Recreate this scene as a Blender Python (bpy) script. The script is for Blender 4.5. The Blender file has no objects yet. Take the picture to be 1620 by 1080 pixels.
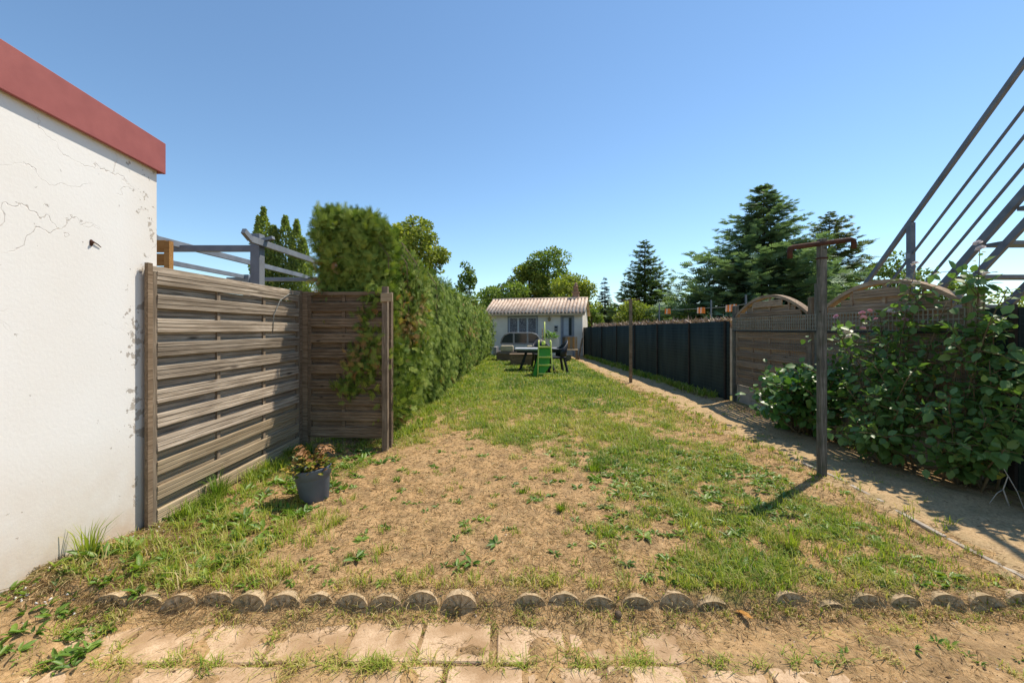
import bpy, math, random
import numpy as np
from mathutils import Vector, Matrix

# ------------------------------------------------------------------ camera, sky, sun, exposure
sc = bpy.context.scene
C = sc.collection
R = math.radians
F, CX, HY, CH = 660.0, 810.0, 520.0, 1.36      # focal length in photo pixels, principal column, horizon row, eye height
cam_d = bpy.data.cameras.new('camera'); cam = bpy.data.objects.new('camera', cam_d); C.objects.link(cam)
cam_d.sensor_width = 36; cam_d.lens = 36 * F / 1620; cam_d.shift_y = -20 / 1620
cam_d.clip_start = 0.05; cam_d.clip_end = 2000
cam.location = (0, 0, CH); cam.rotation_euler = (R(90), 0, 0)
sc.camera = cam
SUN_AZ, SUN_EL = 54, 58                         # azimuth clockwise from +Y
w = bpy.data.worlds.new('World'); sc.world = w; w.use_nodes = True
nt = w.node_tree; bg = nt.nodes['Background']
sky = nt.nodes.new('ShaderNodeTexSky'); sky.sky_type = 'NISHITA'; sky.sun_disc = False
sky.sun_elevation = R(SUN_EL); sky.sun_rotation = R(SUN_AZ)
sky.air_density = 1.0; sky.dust_density = 0.0; sky.ozone_density = 5.0
tn = nt.nodes.new('ShaderNodeMix'); tn.data_type = 'RGBA'; tn.blend_type = 'MULTIPLY'; tn.inputs[0].default_value = 1; tn.inputs[7].default_value = (0.91, 0.94, 0.88, 1)
nt.links.new(sky.outputs[0], tn.inputs[6]); nt.links.new(tn.outputs[2], bg.inputs[0]); bg.inputs[1].default_value = 0.15
sd = bpy.data.lights.new('sun', 'SUN'); sd.energy = 4.5; sd.angle = R(0.5); sd.color = (1, 0.90, 0.76)
sun = bpy.data.objects.new('sun', sd); C.objects.link(sun)
sdir = Vector((math.sin(R(SUN_AZ)) * math.cos(R(SUN_EL)), math.cos(R(SUN_AZ)) * math.cos(R(SUN_EL)), math.sin(R(SUN_EL))))
sun.rotation_euler = sdir.to_track_quat('Z', 'Y').to_euler(); sun.location = sdir * 50
vs = sc.view_settings; vs.view_transform = 'Standard'; vs.look = 'None'; vs.exposure = 0.42; vs.gamma = 1
sc.cycles.max_bounces = 6; sc.cycles.transparent_max_bounces = 8

rng = np.random.default_rng(7); random.seed(7)

# ------------------------------------------------------------------ helpers
def P(px, py, Y):
    """a place at distance Y seen in column px, row py of the photograph"""
    return Vector(((px - CX) * Y / F, Y, CH - (py - HY) * Y / F))
def G(px, py, z=0.0):
    Y = F * (CH - z) / (py - HY); return Vector(((px - CX) * Y / F, Y, z))

def tag(o, label=None, cat=None, group=None, kind=None):
    if label: o['label'] = label
    if cat: o['category'] = cat
    if group: o['group'] = group
    if kind: o['kind'] = kind
    return o
def empty(name, loc=(0, 0, 0), rz=0.0, rx=0.0, ry=0.0):
    o = bpy.data.objects.new(name, None); C.objects.link(o); o.empty_display_size = 0.1
    o.location = loc; o.rotation_euler = (rx, ry, rz); return o
def link(name, me, m=None, parent=None, smooth=False):
    if m is not None and not me.materials: me.materials.append(m)
    if smooth: me.polygons.foreach_set('use_smooth', [True] * len(me.polygons))
    o = bpy.data.objects.new(name, me); C.objects.link(o)
    if parent is not None: o.parent = parent
    return o

class MB:
    def __init__(s): s.v = []; s.f = []
    def add(s, vs_, fs_):
        b = len(s.v); s.v += [tuple(q) for q in vs_]; s.f += [tuple(i + b for i in q) for q in fs_]; return s
    def box(s, x0, x1, y0, y1, z0, z1, M=None):
        c = [Vector((x, y, z)) for z in (z0, z1) for y in (y0, y1) for x in (x0, x1)]
        if M is not None: c = [M @ q for q in c]
        return s.add(c, [(0, 2, 3, 1), (4, 5, 7, 6), (0, 1, 5, 4), (2, 6, 7, 3), (0, 4, 6, 2), (1, 3, 7, 5)])
    def bar(s, p, q, wx, wz, up=(0, 0, 1)):
        p, q = Vector(p), Vector(q); d = (q - p); L = d.length; d.normalize()
        u = Vector(up)
        if abs(u.dot(d)) > 0.98: u = Vector((0, 1, 0))
        sdv = d.cross(u).normalized(); u = sdv.cross(d)
        M = Matrix((d, sdv, u)).transposed().to_4x4(); M.translation = p
        return s.box(0, L, -wx / 2, wx / 2, -wz / 2, wz / 2, M)
    def tube(s, pts, rad, n=8, cap=True):
        pts = [Vector(p) for p in pts]
        if not hasattr(rad, '__len__'): rad = [rad] * len(pts)
        b = len(s.v); ref = None
        for i, p in enumerate(pts):
            d = (pts[min(i + 1, len(pts) - 1)] - pts[max(i - 1, 0)])
            d = d.normalized() if d.length > 1e-9 else Vector((0, 0, 1))
            if ref is None: ref = d.orthogonal().normalized()
            ref = (ref - d * ref.dot(d)); ref = ref.normalized() if ref.length > 1e-6 else d.orthogonal().normalized()
            o = d.cross(ref)
            for k in range(n):
                a = 2 * math.pi * k / n
                s.v.append(tuple(p + (ref * math.cos(a) + o * math.sin(a)) * rad[i]))
        for i in range(len(pts) - 1):
            for k in range(n):
                a, c = b + i * n + k, b + i * n + (k + 1) % n
                s.f.append((a, c, c + n, a + n))
        if cap:
            s.f.append(tuple(b + k for k in range(n))[::-1]); s.f.append(tuple(b + (len(pts) - 1) * n + k for k in range(n)))
        return s
    def lathe(s, prof, n=20, c=(0, 0, 0)):
        b = len(s.v)
        for r_, z in prof:
            for k in range(n):
                a = 2 * math.pi * k / n; s.v.append((c[0] + r_ * math.cos(a), c[1] + r_ * math.sin(a), c[2] + z))
        for i in range(len(prof) - 1):
            for k in range(n):
                a, e = b + i * n + k, b + i * n + (k + 1) % n
                s.f.append((a, e, e + n, a + n))
        return s
    def prism(s, poly, y0, y1):
        """polygon in x,z pushed from y0 to y1"""
        n = len(poly)
        return s.add([(x, y0, z) for x, z in poly] + [(x, y1, z) for x, z in poly],
                     [tuple(range(n)), tuple(range(2 * n - 1, n - 1, -1))] + [(i, i + n, (i + 1) % n + n, (i + 1) % n) for i in range(n)])
    def mesh(s, name, m=None):
        me = bpy.data.meshes.new(name); me.from_pydata(s.v, [], s.f); me.update()
        if m is not None: me.materials.append(m)
        return me
    def build(s, name, m, parent=None, smooth=False, bevel=0):
        o = link(name, s.mesh(name, m), None, parent, smooth)
        if bevel:
            b = o.modifiers.new('bevel', 'BEVEL'); b.width = bevel; b.segments = 2; b.limit_method = 'ANGLE'
        return o

def np_mesh(name, V, polys, m, attrs=None, smooth=False):
    """polys: list of int arrays (n,3) or (n,4)"""
    me = bpy.data.meshes.new(name)
    V = np.ascontiguousarray(V, dtype=np.float32)
    polys = [p for p in polys if len(p)]
    nl = sum(p.size for p in polys); npoly = sum(len(p) for p in polys)
    me.vertices.add(len(V)); me.vertices.foreach_set('co', V.ravel())
    me.loops.add(nl); me.loops.foreach_set('vertex_index', np.concatenate([p.ravel() for p in polys]).astype(np.int32))
    me.polygons.add(npoly)
    tot = np.concatenate([np.full(len(p), p.shape[1]) for p in polys]).astype(np.int32)
    st = np.concatenate([[0], np.cumsum(tot)[:-1]]).astype(np.int32)
    me.polygons.foreach_set('loop_start', st); me.polygons.foreach_set('loop_total', tot)
    if smooth: me.polygons.foreach_set('use_smooth', np.ones(npoly, dtype=bool))
    for k, a in (attrs or {}).items():
        at = me.attributes.new(k, 'FLOAT', 'POINT'); at.data.foreach_set('value', np.ascontiguousarray(a, dtype=np.float32))
    me.update(calc_edges=True)
    me.materials.append(m)
    return me

def scatter(T, pos, B, scale, tint):
    """T=(verts, tris); pos (n,3); B (n,3,3) columns = local axes; scale (n,) -> V, faces, tint per vertex"""
    tv, tf = T; n = len(pos)
    loc = tv[None] * np.asarray(scale).reshape(n, -1)[:, None, :]
    V = np.einsum('nij,nkj->nki', B, loc) + pos[:, None, :]
    Fc = tf[None] + (np.arange(n) * len(tv))[:, None, None]
    return V.reshape(-1, 3), Fc.reshape(-1, tf.shape[1]), np.repeat(tint, len(tv))

def nrm(a): return a / np.maximum(np.linalg.norm(a, axis=-1, keepdims=True), 1e-9)
def basis(d, up):
    """x = d, z as near as can be to up"""
    d = nrm(d); y = nrm(np.cross(up, d)); z = np.cross(d, y)
    return np.stack([d, y, z], axis=-1)

def hash2(ix, iy, seed):
    h = (ix.astype(np.int64) * 374761393 + iy.astype(np.int64) * 668265263 + seed * 974634777) & 0xffffffff
    h = ((h ^ (h >> 13)) * 1274126177) & 0xffffffff
    return ((h ^ (h >> 16)) & 0xffffff) / float(0xffffff)
def vnoise(x, y, seed=0):
    x = np.asarray(x, float); y = np.asarray(y, float)
    ix, iy = np.floor(x), np.floor(y); fx, fy = x - ix, y - iy
    fx = fx * fx * (3 - 2 * fx); fy = fy * fy * (3 - 2 * fy)
    a, b = hash2(ix, iy, seed), hash2(ix + 1, iy, seed); c, d = hash2(ix, iy + 1, seed), hash2(ix + 1, iy + 1, seed)
    return (a * (1 - fx) + b * fx) * (1 - fy) + (c * (1 - fx) + d * fx) * fy
def fbm(x, y, seed=0, o=4):
    s = 0; a = 0.5; t = 0
    for i in range(o):
        s = s + a * vnoise(np.asarray(x) * 2 ** i, np.asarray(y) * 2 ** i, seed + i); t += a; a *= 0.5
    return s / t
def ss(a, b, x):
    t = np.clip((np.asarray(x, float) - a) / (b - a), 0, 1); return t * t * (3 - 2 * t)

# ------------------------------------------------------------------ materials
class NT:
    def __init__(s, name):
        s.m = bpy.data.materials.new(name); s.m.use_nodes = True; s.t = s.m.node_tree
        s.b = s.t.nodes['Principled BSDF']; s.out = s.t.nodes['Material Output']
    def n(s, kind, **kw):
        nd = s.t.nodes.new(kind)
        for k, v in kw.items():
            if k.startswith('i_'):
                key = k[2:]; key = int(key) if key.isdigit() else key.replace('_', ' ')
                s.set(nd.inputs[key], v)
            else: setattr(nd, k, v)
        return nd
    def set(s, sock, v):
        if isinstance(v, bpy.types.NodeSocket): s.t.links.new(v, sock)
        elif isinstance(v, bpy.types.Node): s.t.links.new(v.outputs[0], sock)
        else:
            if hasattr(v, '__len__') and len(v) == 3 and sock.type == 'RGBA': v = (*v, 1)
            sock.default_value = v
    def math(s, op, a, b=0.5, clamp=False):
        return s.n('ShaderNodeMath', operation=op, use_clamp=clamp, i_0=a, i_1=b).outputs[0]
    def mix(s, f, a, b, blend='MIX'):
        nd = s.n('ShaderNodeMix', data_type='RGBA', blend_type=blend)
        s.set(nd.inputs[0], f); s.set(nd.inputs[6], a); s.set(nd.inputs[7], b); return nd.outputs[2]
    def ramp(s, f, stops):
        nd = s.n('ShaderNodeValToRGB'); s.set(nd.inputs[0], f); e = nd.color_ramp.elements
        while len(e) < len(stops): e.new(0.5)
        for q, (p, c) in zip(e, stops):
            q.position = p; q.color = (*c, 1) if hasattr(c, '__len__') else (c, c, c, 1)
        return nd.outputs[0]
    def coord(s, scale=(1, 1, 1), rand=True, world=False):
        tc = s.n('ShaderNodeTexCoord')
        src = tc.outputs['Object']
        if world: src = s.n('ShaderNodeNewGeometry').outputs['Position']
        mp = s.n('ShaderNodeMapping'); s.set(mp.inputs[0], src); mp.inputs['Scale'].default_value = scale
        if rand and not world:
            oi = s.n('ShaderNodeObjectInfo'); v = s.n('ShaderNodeCombineXYZ')
            r_ = s.math('MULTIPLY', oi.outputs['Random'], 73.0)
            for k in range(3): s.set(v.inputs[k], r_)
            s.set(mp.inputs['Location'], v)
        return mp.outputs[0]
    def noise(s, co, scale, detail=4, rough=0.55, dist=0):
        nd = s.n('ShaderNodeTexNoise'); s.set(nd.inputs['Vector'], co)
        nd.inputs['Scale'].default_value = scale; nd.inputs['Detail'].default_value = detail
        nd.inputs['Roughness'].default_value = rough; nd.inputs['Distortion'].default_value = dist
        return nd.outputs[0]
    def bump(s, h, strength=0.4, dist=0.01):
        nd = s.n('ShaderNodeBump'); nd.inputs['Strength'].default_value = strength; nd.inputs['Distance'].default_value = dist
        s.set(nd.inputs['Height'], h); s.set(s.b.inputs['Normal'], nd)
    def base(s, c, rough=0.8, spec=0.3, metal=0):
        s.set(s.b.inputs['Base Color'], c); s.set(s.b.inputs['Roughness'], rough)
        s.b.inputs['Specular IOR Level'].default_value = spec; s.b.inputs['Metallic'].default_value = metal
        return s.m

def mottled(name, c1, c2, scale=6, rough=0.8, bscale=60, bstr=0.3, bdist=0.004, spec=0.3, stretch=(1, 1, 1), metal=0):
    t = NT(name); co = t.coord(stretch)
    f = t.ramp(t.noise(co, scale, 5), [(0.3, 0.0), (0.7, 1.0)])
    c = t.mix(f, c1, c2)
    t.bump(t.noise(co, bscale, 4), bstr, bdist)
    return t.base(c, rough, spec, metal)

def wood(name, lo, mid, hi, grain=(1.5, 26, 26), moss=None, bstr=0.5, rough=0.9):
    t = NT(name); co = t.coord(grain)
    g = t.noise(co, 3.0, 8, 0.65, 0.6)
    c = t.ramp(g, [(0.3, lo), (0.47, mid), (0.68, hi)])
    big = t.noise(t.coord((2, 4, 4)), 1.6, 4)
    c = t.mix(t.ramp(big, [(0.35, 0.0), (0.7, 0.75)]), c, t.mix(0.5, lo, mid))
    oi = t.n('ShaderNodeObjectInfo')
    hs = t.n('ShaderNodeHueSaturation'); t.set(hs.inputs['Color'], c)
    t.set(hs.inputs['Value'], t.math('ADD', t.math('MULTIPLY', oi.outputs['Random'], 0.45), 0.78))
    c = hs.outputs[0]
    kn = t.n('ShaderNodeTexVoronoi'); t.set(kn.inputs['Vector'], t.coord((3.2, 9, 9))); kn.inputs['Scale'].default_value = 1.0
    c = t.mix(t.ramp(kn.outputs['Distance'], [(0.05, 0.8), (0.13, 0.0)]), c, (0.035, 0.025, 0.018))
    if moss:
        c = t.mix(t.ramp(t.noise(t.coord((3, 3, 3)), 2.2, 5), [(0.5, 0.0), (0.72, 0.8)]), c, moss)
    t.bump(g, bstr, 0.006)
    return t.base(c, rough, 0.15)

def foliage(name, stops, transl=0.35, rough=0.5, spec=0.3):
    t = NT(name)
    at = t.n('ShaderNodeAttribute', attribute_name='tint')
    c = t.ramp(at.outputs['Fac'], stops)
    t.base(c, rough, spec)
    tr = t.n('ShaderNodeBsdfTranslucent'); t.set(tr.inputs['Color'], t.mix(1.0, c, (1.15, 1.25, 0.55), 'MULTIPLY'))
    mx = t.n('ShaderNodeMixShader'); mx.inputs[0].default_value = transl
    t.set(mx.inputs[1], t.b); t.set(mx.inputs[2], tr); t.set(t.out.inputs[0], mx)
    return t.m

MAT = {}
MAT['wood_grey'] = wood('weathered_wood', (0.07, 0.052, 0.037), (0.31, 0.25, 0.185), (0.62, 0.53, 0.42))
MAT['wood_tan'] = wood('weathered_tan_wood', (0.16, 0.115, 0.07), (0.37, 0.285, 0.18), (0.54, 0.44, 0.30))
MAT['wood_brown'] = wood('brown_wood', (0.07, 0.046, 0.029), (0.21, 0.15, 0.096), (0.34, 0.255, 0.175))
MAT['wood_arch'] = wood('arch_wood', (0.12, 0.085, 0.056), (0.29, 0.21, 0.145), (0.45, 0.35, 0.25))
MAT['wood_post'] = wood('mossy_post_wood', (0.05, 0.05, 0.042), (0.14, 0.135, 0.115), (0.30, 0.29, 0.25), grain=(26, 26, 1.5), moss=(0.055, 0.07, 0.04))
MAT['wood_vert'] = wood('upright_wood', (0.075, 0.055, 0.038), (0.24, 0.185, 0.13), (0.42, 0.34, 0.25), grain=(26, 26, 1.5))
MAT['wood_orange'] = wood('orange_wood', (0.22, 0.10, 0.03), (0.42, 0.22, 0.075), (0.55, 0.32, 0.12))
MAT['galv'] = mottled('grey_painted_steel', (0.15, 0.165, 0.19), (0.23, 0.25, 0.275), 5, 0.5, 80, 0.1, spec=0.4)
MAT['steel_dark'] = mottled('dark_galvanised_steel', (0.085, 0.10, 0.125), (0.15, 0.17, 0.20), 7, 0.5, 60, 0.15, spec=0.4)
MAT['rust'] = mottled('rusty_iron', (0.03, 0.016, 0.012), (0.09, 0.038, 0.022), 18, 0.9, 90, 0.7, 0.006)
MAT['fascia'] = mottled('red_brown_fascia', (0.27, 0.075, 0.066), (0.33, 0.098, 0.085), 9, 0.55, 260, 0.25, 0.002)
MAT['concrete'] = mottled('concrete', (0.30, 0.25, 0.20), (0.46, 0.40, 0.32), 9, 0.92, 70, 0.6, 0.006)
MAT['black_plastic'] = mottled('black_resin', (0.018, 0.02, 0.024), (0.03, 0.033, 0.038), 6, 0.45, 90, 0.15)
MAT['lime'] = mottled('lime_plastic', (0.60, 0.68, 0.12), (0.66, 0.74, 0.18), 6, 0.4, 60, 0.05)
MAT['green_plastic'] = mottled('green_plastic', (0.05, 0.30, 0.015), (0.075, 0.36, 0.03), 5, 0.4, 60, 0.05)
MAT['pot'] = mottled('grey_plastic_pot', (0.085, 0.105, 0.135), (0.12, 0.145, 0.18), 7, 0.55, 120, 0.15, 0.002)
MAT['bark'] = mottled('bark', (0.05, 0.035, 0.022), (0.15, 0.11, 0.075), 14, 0.95, 40, 0.8, 0.02, stretch=(1, 1, 0.25))
MAT['twig'] = mottled('green_brown_twig', (0.10, 0.075, 0.04), (0.2, 0.15, 0.075), 20, 0.9, 60, 0.3)
MAT['shaded_core'] = mottled('dead_twigs_with_shade', (0.016, 0.013, 0.008), (0.04, 0.03, 0.016), 9, 1.0, 25, 1.0, 0.05)  # dead twigs, near-black: shade of the hedge gaps put into the colour
MAT['stone'] = mottled('brown_stone', (0.10, 0.07, 0.045), (0.2, 0.14, 0.09), 30, 0.9, 90, 0.5)
MAT['glass'] = NT('dark_window_glass').base((0.03, 0.04, 0.05), 0.08, 0.6)
MAT['white_paint'] = mottled('off_white_paint', (0.62, 0.60, 0.56), (0.72, 0.70, 0.66), 5, 0.7, 60, 0.2)
MAT['blue_paint'] = mottled('grey_blue_paint', (0.19, 0.21, 0.25), (0.25, 0.27, 0.31), 6, 0.6, 60, 0.15)
MAT['cream'] = mottled('cream_cushion', (0.55, 0.48, 0.33), (0.40, 0.32, 0.2), 10, 0.9, 60, 0.3)
MAT['tabletop'] = mottled('pale_grey_tabletop', (0.42, 0.43, 0.44), (0.5, 0.51, 0.52), 6, 0.35, 60, 0.05, spec=0.5)
MAT['leaf_hib'] = foliage('dark_shrub_leaf', [(0.0, (0.07, 0.14, 0.038)), (0.5, (0.14, 0.25, 0.065)), (0.9, (0.26, 0.38, 0.11)), (1.0, (0.46, 0.42, 0.06))], 0.38, 0.42, 0.45)
MAT['leaf_hyd'] = foliage('bright_shrub_leaf', [(0.0, (0.05, 0.12, 0.03)), (0.5, (0.09, 0.20, 0.04)), (1.0, (0.19, 0.32, 0.07))], 0.32, 0.38, 0.5)
MAT['grass'] = foliage('grass_blade', [(0.0, (0.11, 0.20, 0.025)), (0.35, (0.25, 0.34, 0.04)), (0.6, (0.38, 0.41, 0.07)), (0.8, (0.50, 0.42, 0.15)), (1.0, (0.62, 0.49, 0.26))], 0.4, 0.5, 0.25)
MAT['straw'] = foliage('dry_straw', [(0.0, (0.08, 0.05, 0.022)), (0.5, (0.30, 0.20, 0.09)), (1.0, (0.62, 0.49, 0.27))], 0.15, 0.8, 0.15)
MAT['weed'] = foliage('weed_leaf', [(0.0, (0.06, 0.13, 0.02)), (0.5, (0.15, 0.26, 0.035)), (1.0, (0.28, 0.37, 0.06))], 0.3, 0.45, 0.4)
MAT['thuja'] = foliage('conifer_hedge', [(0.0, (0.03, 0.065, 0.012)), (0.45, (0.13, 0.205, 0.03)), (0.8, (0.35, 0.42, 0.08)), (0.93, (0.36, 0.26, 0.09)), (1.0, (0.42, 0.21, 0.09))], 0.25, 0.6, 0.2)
def tree_mat(name, a, b, tr=0.42): return foliage(name, [(0.0, [2.4 * q for q in a]), (1.0, [2.2 * q for q in b])], tr, 0.6, 0.2)
MAT['t_poplar'] = tree_mat('poplar_leaf', (0.05, 0.08, 0.025), (0.16, 0.18, 0.055))
MAT['t_oak'] = tree_mat('oak_leaf', (0.05, 0.07, 0.015), (0.17, 0.18, 0.035))
MAT['t_green'] = tree_mat('broadleaf', (0.035, 0.06, 0.014), (0.12, 0.155, 0.03))
MAT['t_yellow'] = tree_mat('yellow_green_leaf', (0.06, 0.085, 0.016), (0.185, 0.195, 0.038))
MAT['t_spruce'] = tree_mat('spruce_needles', (0.03, 0.05, 0.02), (0.10, 0.135, 0.05), 0.2)
MAT['t_cedar'] = tree_mat('cedar_needles', (0.035, 0.062, 0.036), (0.12, 0.17, 0.10), 0.25)
MAT['t_dark'] = tree_mat('dark_needles', (0.014, 0.028, 0.02), (0.04, 0.065, 0.045), 0.1)
MAT['t_pine'] = tree_mat('pine_needles', (0.035, 0.05, 0.018), (0.10, 0.12, 0.045), 0.15)
MAT['petal_w'] = NT('white_petal').base((0.80, 0.74, 0.72), 0.7)
MAT['petal_p'] = NT('pink_petal').base((0.72, 0.42, 0.52), 0.7)
MAT['orange_leaf'] = mottled('dry_orange_leaf', (0.5, 0.22, 0.04), (0.65, 0.36, 0.10), 20, 0.8, 60, 0.3)
MAT['peg_o'] = NT('orange_plastic').base((0.75, 0.22, 0.03), 0.5)
MAT['peg_w'] = NT('pale_plastic').base((0.75, 0.62, 0.5), 0.5)
MAT['wire'] = mottled('galvanised_wire', (0.16, 0.17, 0.16), (0.26, 0.26, 0.24), 30, 0.6, 60, 0.1)

# ------------------------------------------------------------------ ground
def mound(x, y):
    return 0.135 * ss(3.05, 1.95, y) * ss(-2.0, -2.42, x) * ss(1.5, 2.05, y)
def gz(x, y):
    x = np.asarray(x, float); y = np.asarray(y, float)
    z = (fbm(x * 1.1, y * 1.1, 3, 3) - 0.5) * 0.05 * ss(2.2, 3.4, y)
    z = z + (fbm(x * 6, y * 6, 5, 3) - 0.5) * 0.022 * ss(26, 12, y)
    lawn = ss(2.085, 2.16, y)
    low = -0.080 + (fbm(x * 7, y * 7, 9, 5) - 0.5) * 0.06 + 0.022 * ss(0.75, 1.6, x) * ss(2.06, 1.96, y) + 0.008 * ss(-1.7, -2.1, x) - 0.003 * ss(0.4, 0.0, x) + 0.024 * ss(1.97, 2.085, y)
    z = z * lawn + low * (1 - lawn)
    z = z + mound(x, y)
    return z * ss(60, 30, y)
def cover(x, y):
    """how green the lawn is, 0 bare soil .. 1 full"""
    x = np.asarray(x, float); y = np.asarray(y, float)
    n1 = fbm(x * 1.5 + 3, y * 1.1, 21, 4); n2 = fbm(x * 6.5, y * 5, 33, 3)
    b = 0.10 + 0.55 * ss(4.0, 5.8, y + 0.9 * (n1 - 0.5)) + 0.30 * ss(6, 9.5, y)
    b = b + 0.40 * ss(0.35, 1.3, x + 0.5 * (n1 - 0.5)) * ss(5.5, 4, y) * ss(2.15, 2.5, y + 0.1 * x)
    b = b + 0.16 * ss(-1.5, -2.15, x) * ss(5.0, 4.2, y) * ss(2.0, 2.2, y)
    b = b + 0.06 * ss(-0.8, -1.4, x) * ss(3.0, 2.3, y) * ss(2.0, 2.2, y)
    b = b + 1.0 * (n1 - 0.5) * ss(16, 7, y) + (1.45 + 0.9 * ss(5.5, 3.5, y)) * (n2 - 0.5) * ss(20, 7, y)
    b = b - 0.34 * ss(-1.75, -1.2, x + 0.5 * (n1 - 0.5)) * ss(0.75, 0.15, x + 0.5 * (n1 - 0.5)) * ss(5.2, 4.3, y + 0.8 * (n1 - 0.5))
    pth = ss(2.5, 2.85, x + 0.5 * (n2 - 0.5) + 0.18 * ss(9, 4, y)) * ss(4.25, 3.95, x)
    b = b * (1 - pth)
    b = b * ss(2.04, 2.16, y)
    return np.clip(b, 0, 1)
def path_w(x, y):
    n2 = fbm(np.asarray(x) * 4, np.asarray(y) * 3, 41, 3)
    return ss(2.68, 3.05, x + 0.55 * (n2 - 0.5)) * ss(4.05, 3.65, x + 0.5 * (n2 - 0.5)) * ss(2.1, 2.3, y) * ss(23, 20, y)

def ground_material(name):
    t = NT(name); co = t.coord(world=True)
    cov = t.n('ShaderNodeAttribute', attribute_name='cover').outputs['Fac']
    fine = t.noise(co, 42, 6, 0.7); mid = t.noise(co, 7, 5, 0.6); big = t.noise(co, 1.3, 4)
    soil = t.ramp(fine, [(0.30, (0.13, 0.078, 0.035)), (0.46, (0.43, 0.265, 0.12)), (0.72, (0.63, 0.425, 0.22))])
    soil = t.mix(t.ramp(mid, [(0.42, 0.0), (0.64, 0.8)]), soil, (0.235, 0.155, 0.08))
    soil = t.mix(t.ramp(big, [(0.45, 0.0), (0.7, 0.5)]), soil, (0.52, 0.35, 0.18))
    st = t.n('ShaderNodeMapping'); t.set(st.inputs[0], co); st.inputs['Scale'].default_value = (14, 60, 60); st.inputs['Rotation'].default_value = (0, 0, 0.6)
    straw = t.noise(st.outputs[0], 2.4, 5, 0.7, 1.2)
    soil = t.mix(t.ramp(straw, [(0.58, 0.0), (0.68, 0.45)]), soil, (0.54, 0.43, 0.25))
    turf = t.ramp(fine, [(0.3, (0.08, 0.08, 0.02)), (0.55, (0.22, 0.20, 0.06)), (0.75, (0.40, 0.32, 0.13))])
    f = t.math('ADD', cov, t.math('MULTIPLY', t.math('SUBTRACT', mid, 0.5), 0.9))
    c = t.mix(t.ramp(f, [(0.35, 0.0), (0.75, 0.92)]), soil, turf)
    h = t.math('ADD', t.math('MULTIPLY', fine, 0.6), mid)
    t.bump(h, 0.9, 0.03)
    return t.base(c, 0.95, 0.1)
MAT['ground'] = ground_material('soil_and_turf')
def path_material():
    t = NT('trodden_earth'); co = t.coord(world=True)
    fine = t.noise(co, 55, 6, 0.7); mid = t.noise(co, 5, 5, 0.6)
    c = t.ramp(fine, [(0.28, (0.20, 0.13, 0.066)), (0.5, (0.47, 0.325, 0.175)), (0.75, (0.62, 0.46, 0.27))])
    c = t.mix(t.ramp(mid, [(0.45, 0.0), (0.7, 0.7)]), c, (0.29, 0.225, 0.115))
    t.bump(t.math('ADD', t.math('MULTIPLY', fine, 0.6), mid), 0.8, 0.022)
    return t.base(c, 0.95, 0.1)
MAT['path'] = path_material()

def grid_mesh(name, xs, ys, zf, m, attrs=None):
    X, Y = np.meshgrid(xs, ys); Z = zf(X, Y)
    V = np.stack([X, Y, Z], -1).reshape(-1, 3); nx, ny = len(xs), len(ys)
    i = (np.arange(ny - 1)[:, None] * nx + np.arange(nx - 1)[None]).ravel()
    Fq = np.stack([i, i + 1, i + nx + 1, i + nx], 1)
    return np_mesh(name, V, [Fq], m, {k: f(X, Y).ravel() for k, f in (attrs or {}).items()}, True)
xs = np.concatenate([[-900, -300, -90, -30, -14, -8, -5.5, -4.3], np.arange(-3.6, 5.4, 0.03), [5.6, 6.5, 8.5, 12, 20, 40, 120, 300, 900]])
yv = [1.25]
while yv[-1] < 34: yv.append(yv[-1] + max(0.016, 0.0085 * yv[-1]))
ys = np.concatenate([[-300, -60, -15, -4, 0, 0.8], yv, [36, 40, 50, 70, 110, 200, 400, 900, 1500]])
tag(link('ground', grid_mesh('ground', xs, ys, gz, MAT['ground'], {'cover': cover})), 'patchy garden soil with worn turf', 'ground', kind='structure')
pxs = np.arange(2.35, 4.35, 0.04); pys = [2.2]
while pys[-1] < 23: pys.append(pys[-1] + max(0.03, 0.01 * pys[-1]))
tag(link('path', grid_mesh('path', pxs, np.array(pys), lambda X, Y: gz(X, Y) - 0.02 + 0.032 * path_w(X, Y) + 0.008 * (fbm(X * 9, Y * 9, 77, 3) - 0.5), MAT['path'])),
    'trodden earth path running beside the dark screen', 'path', kind='structure')

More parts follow.
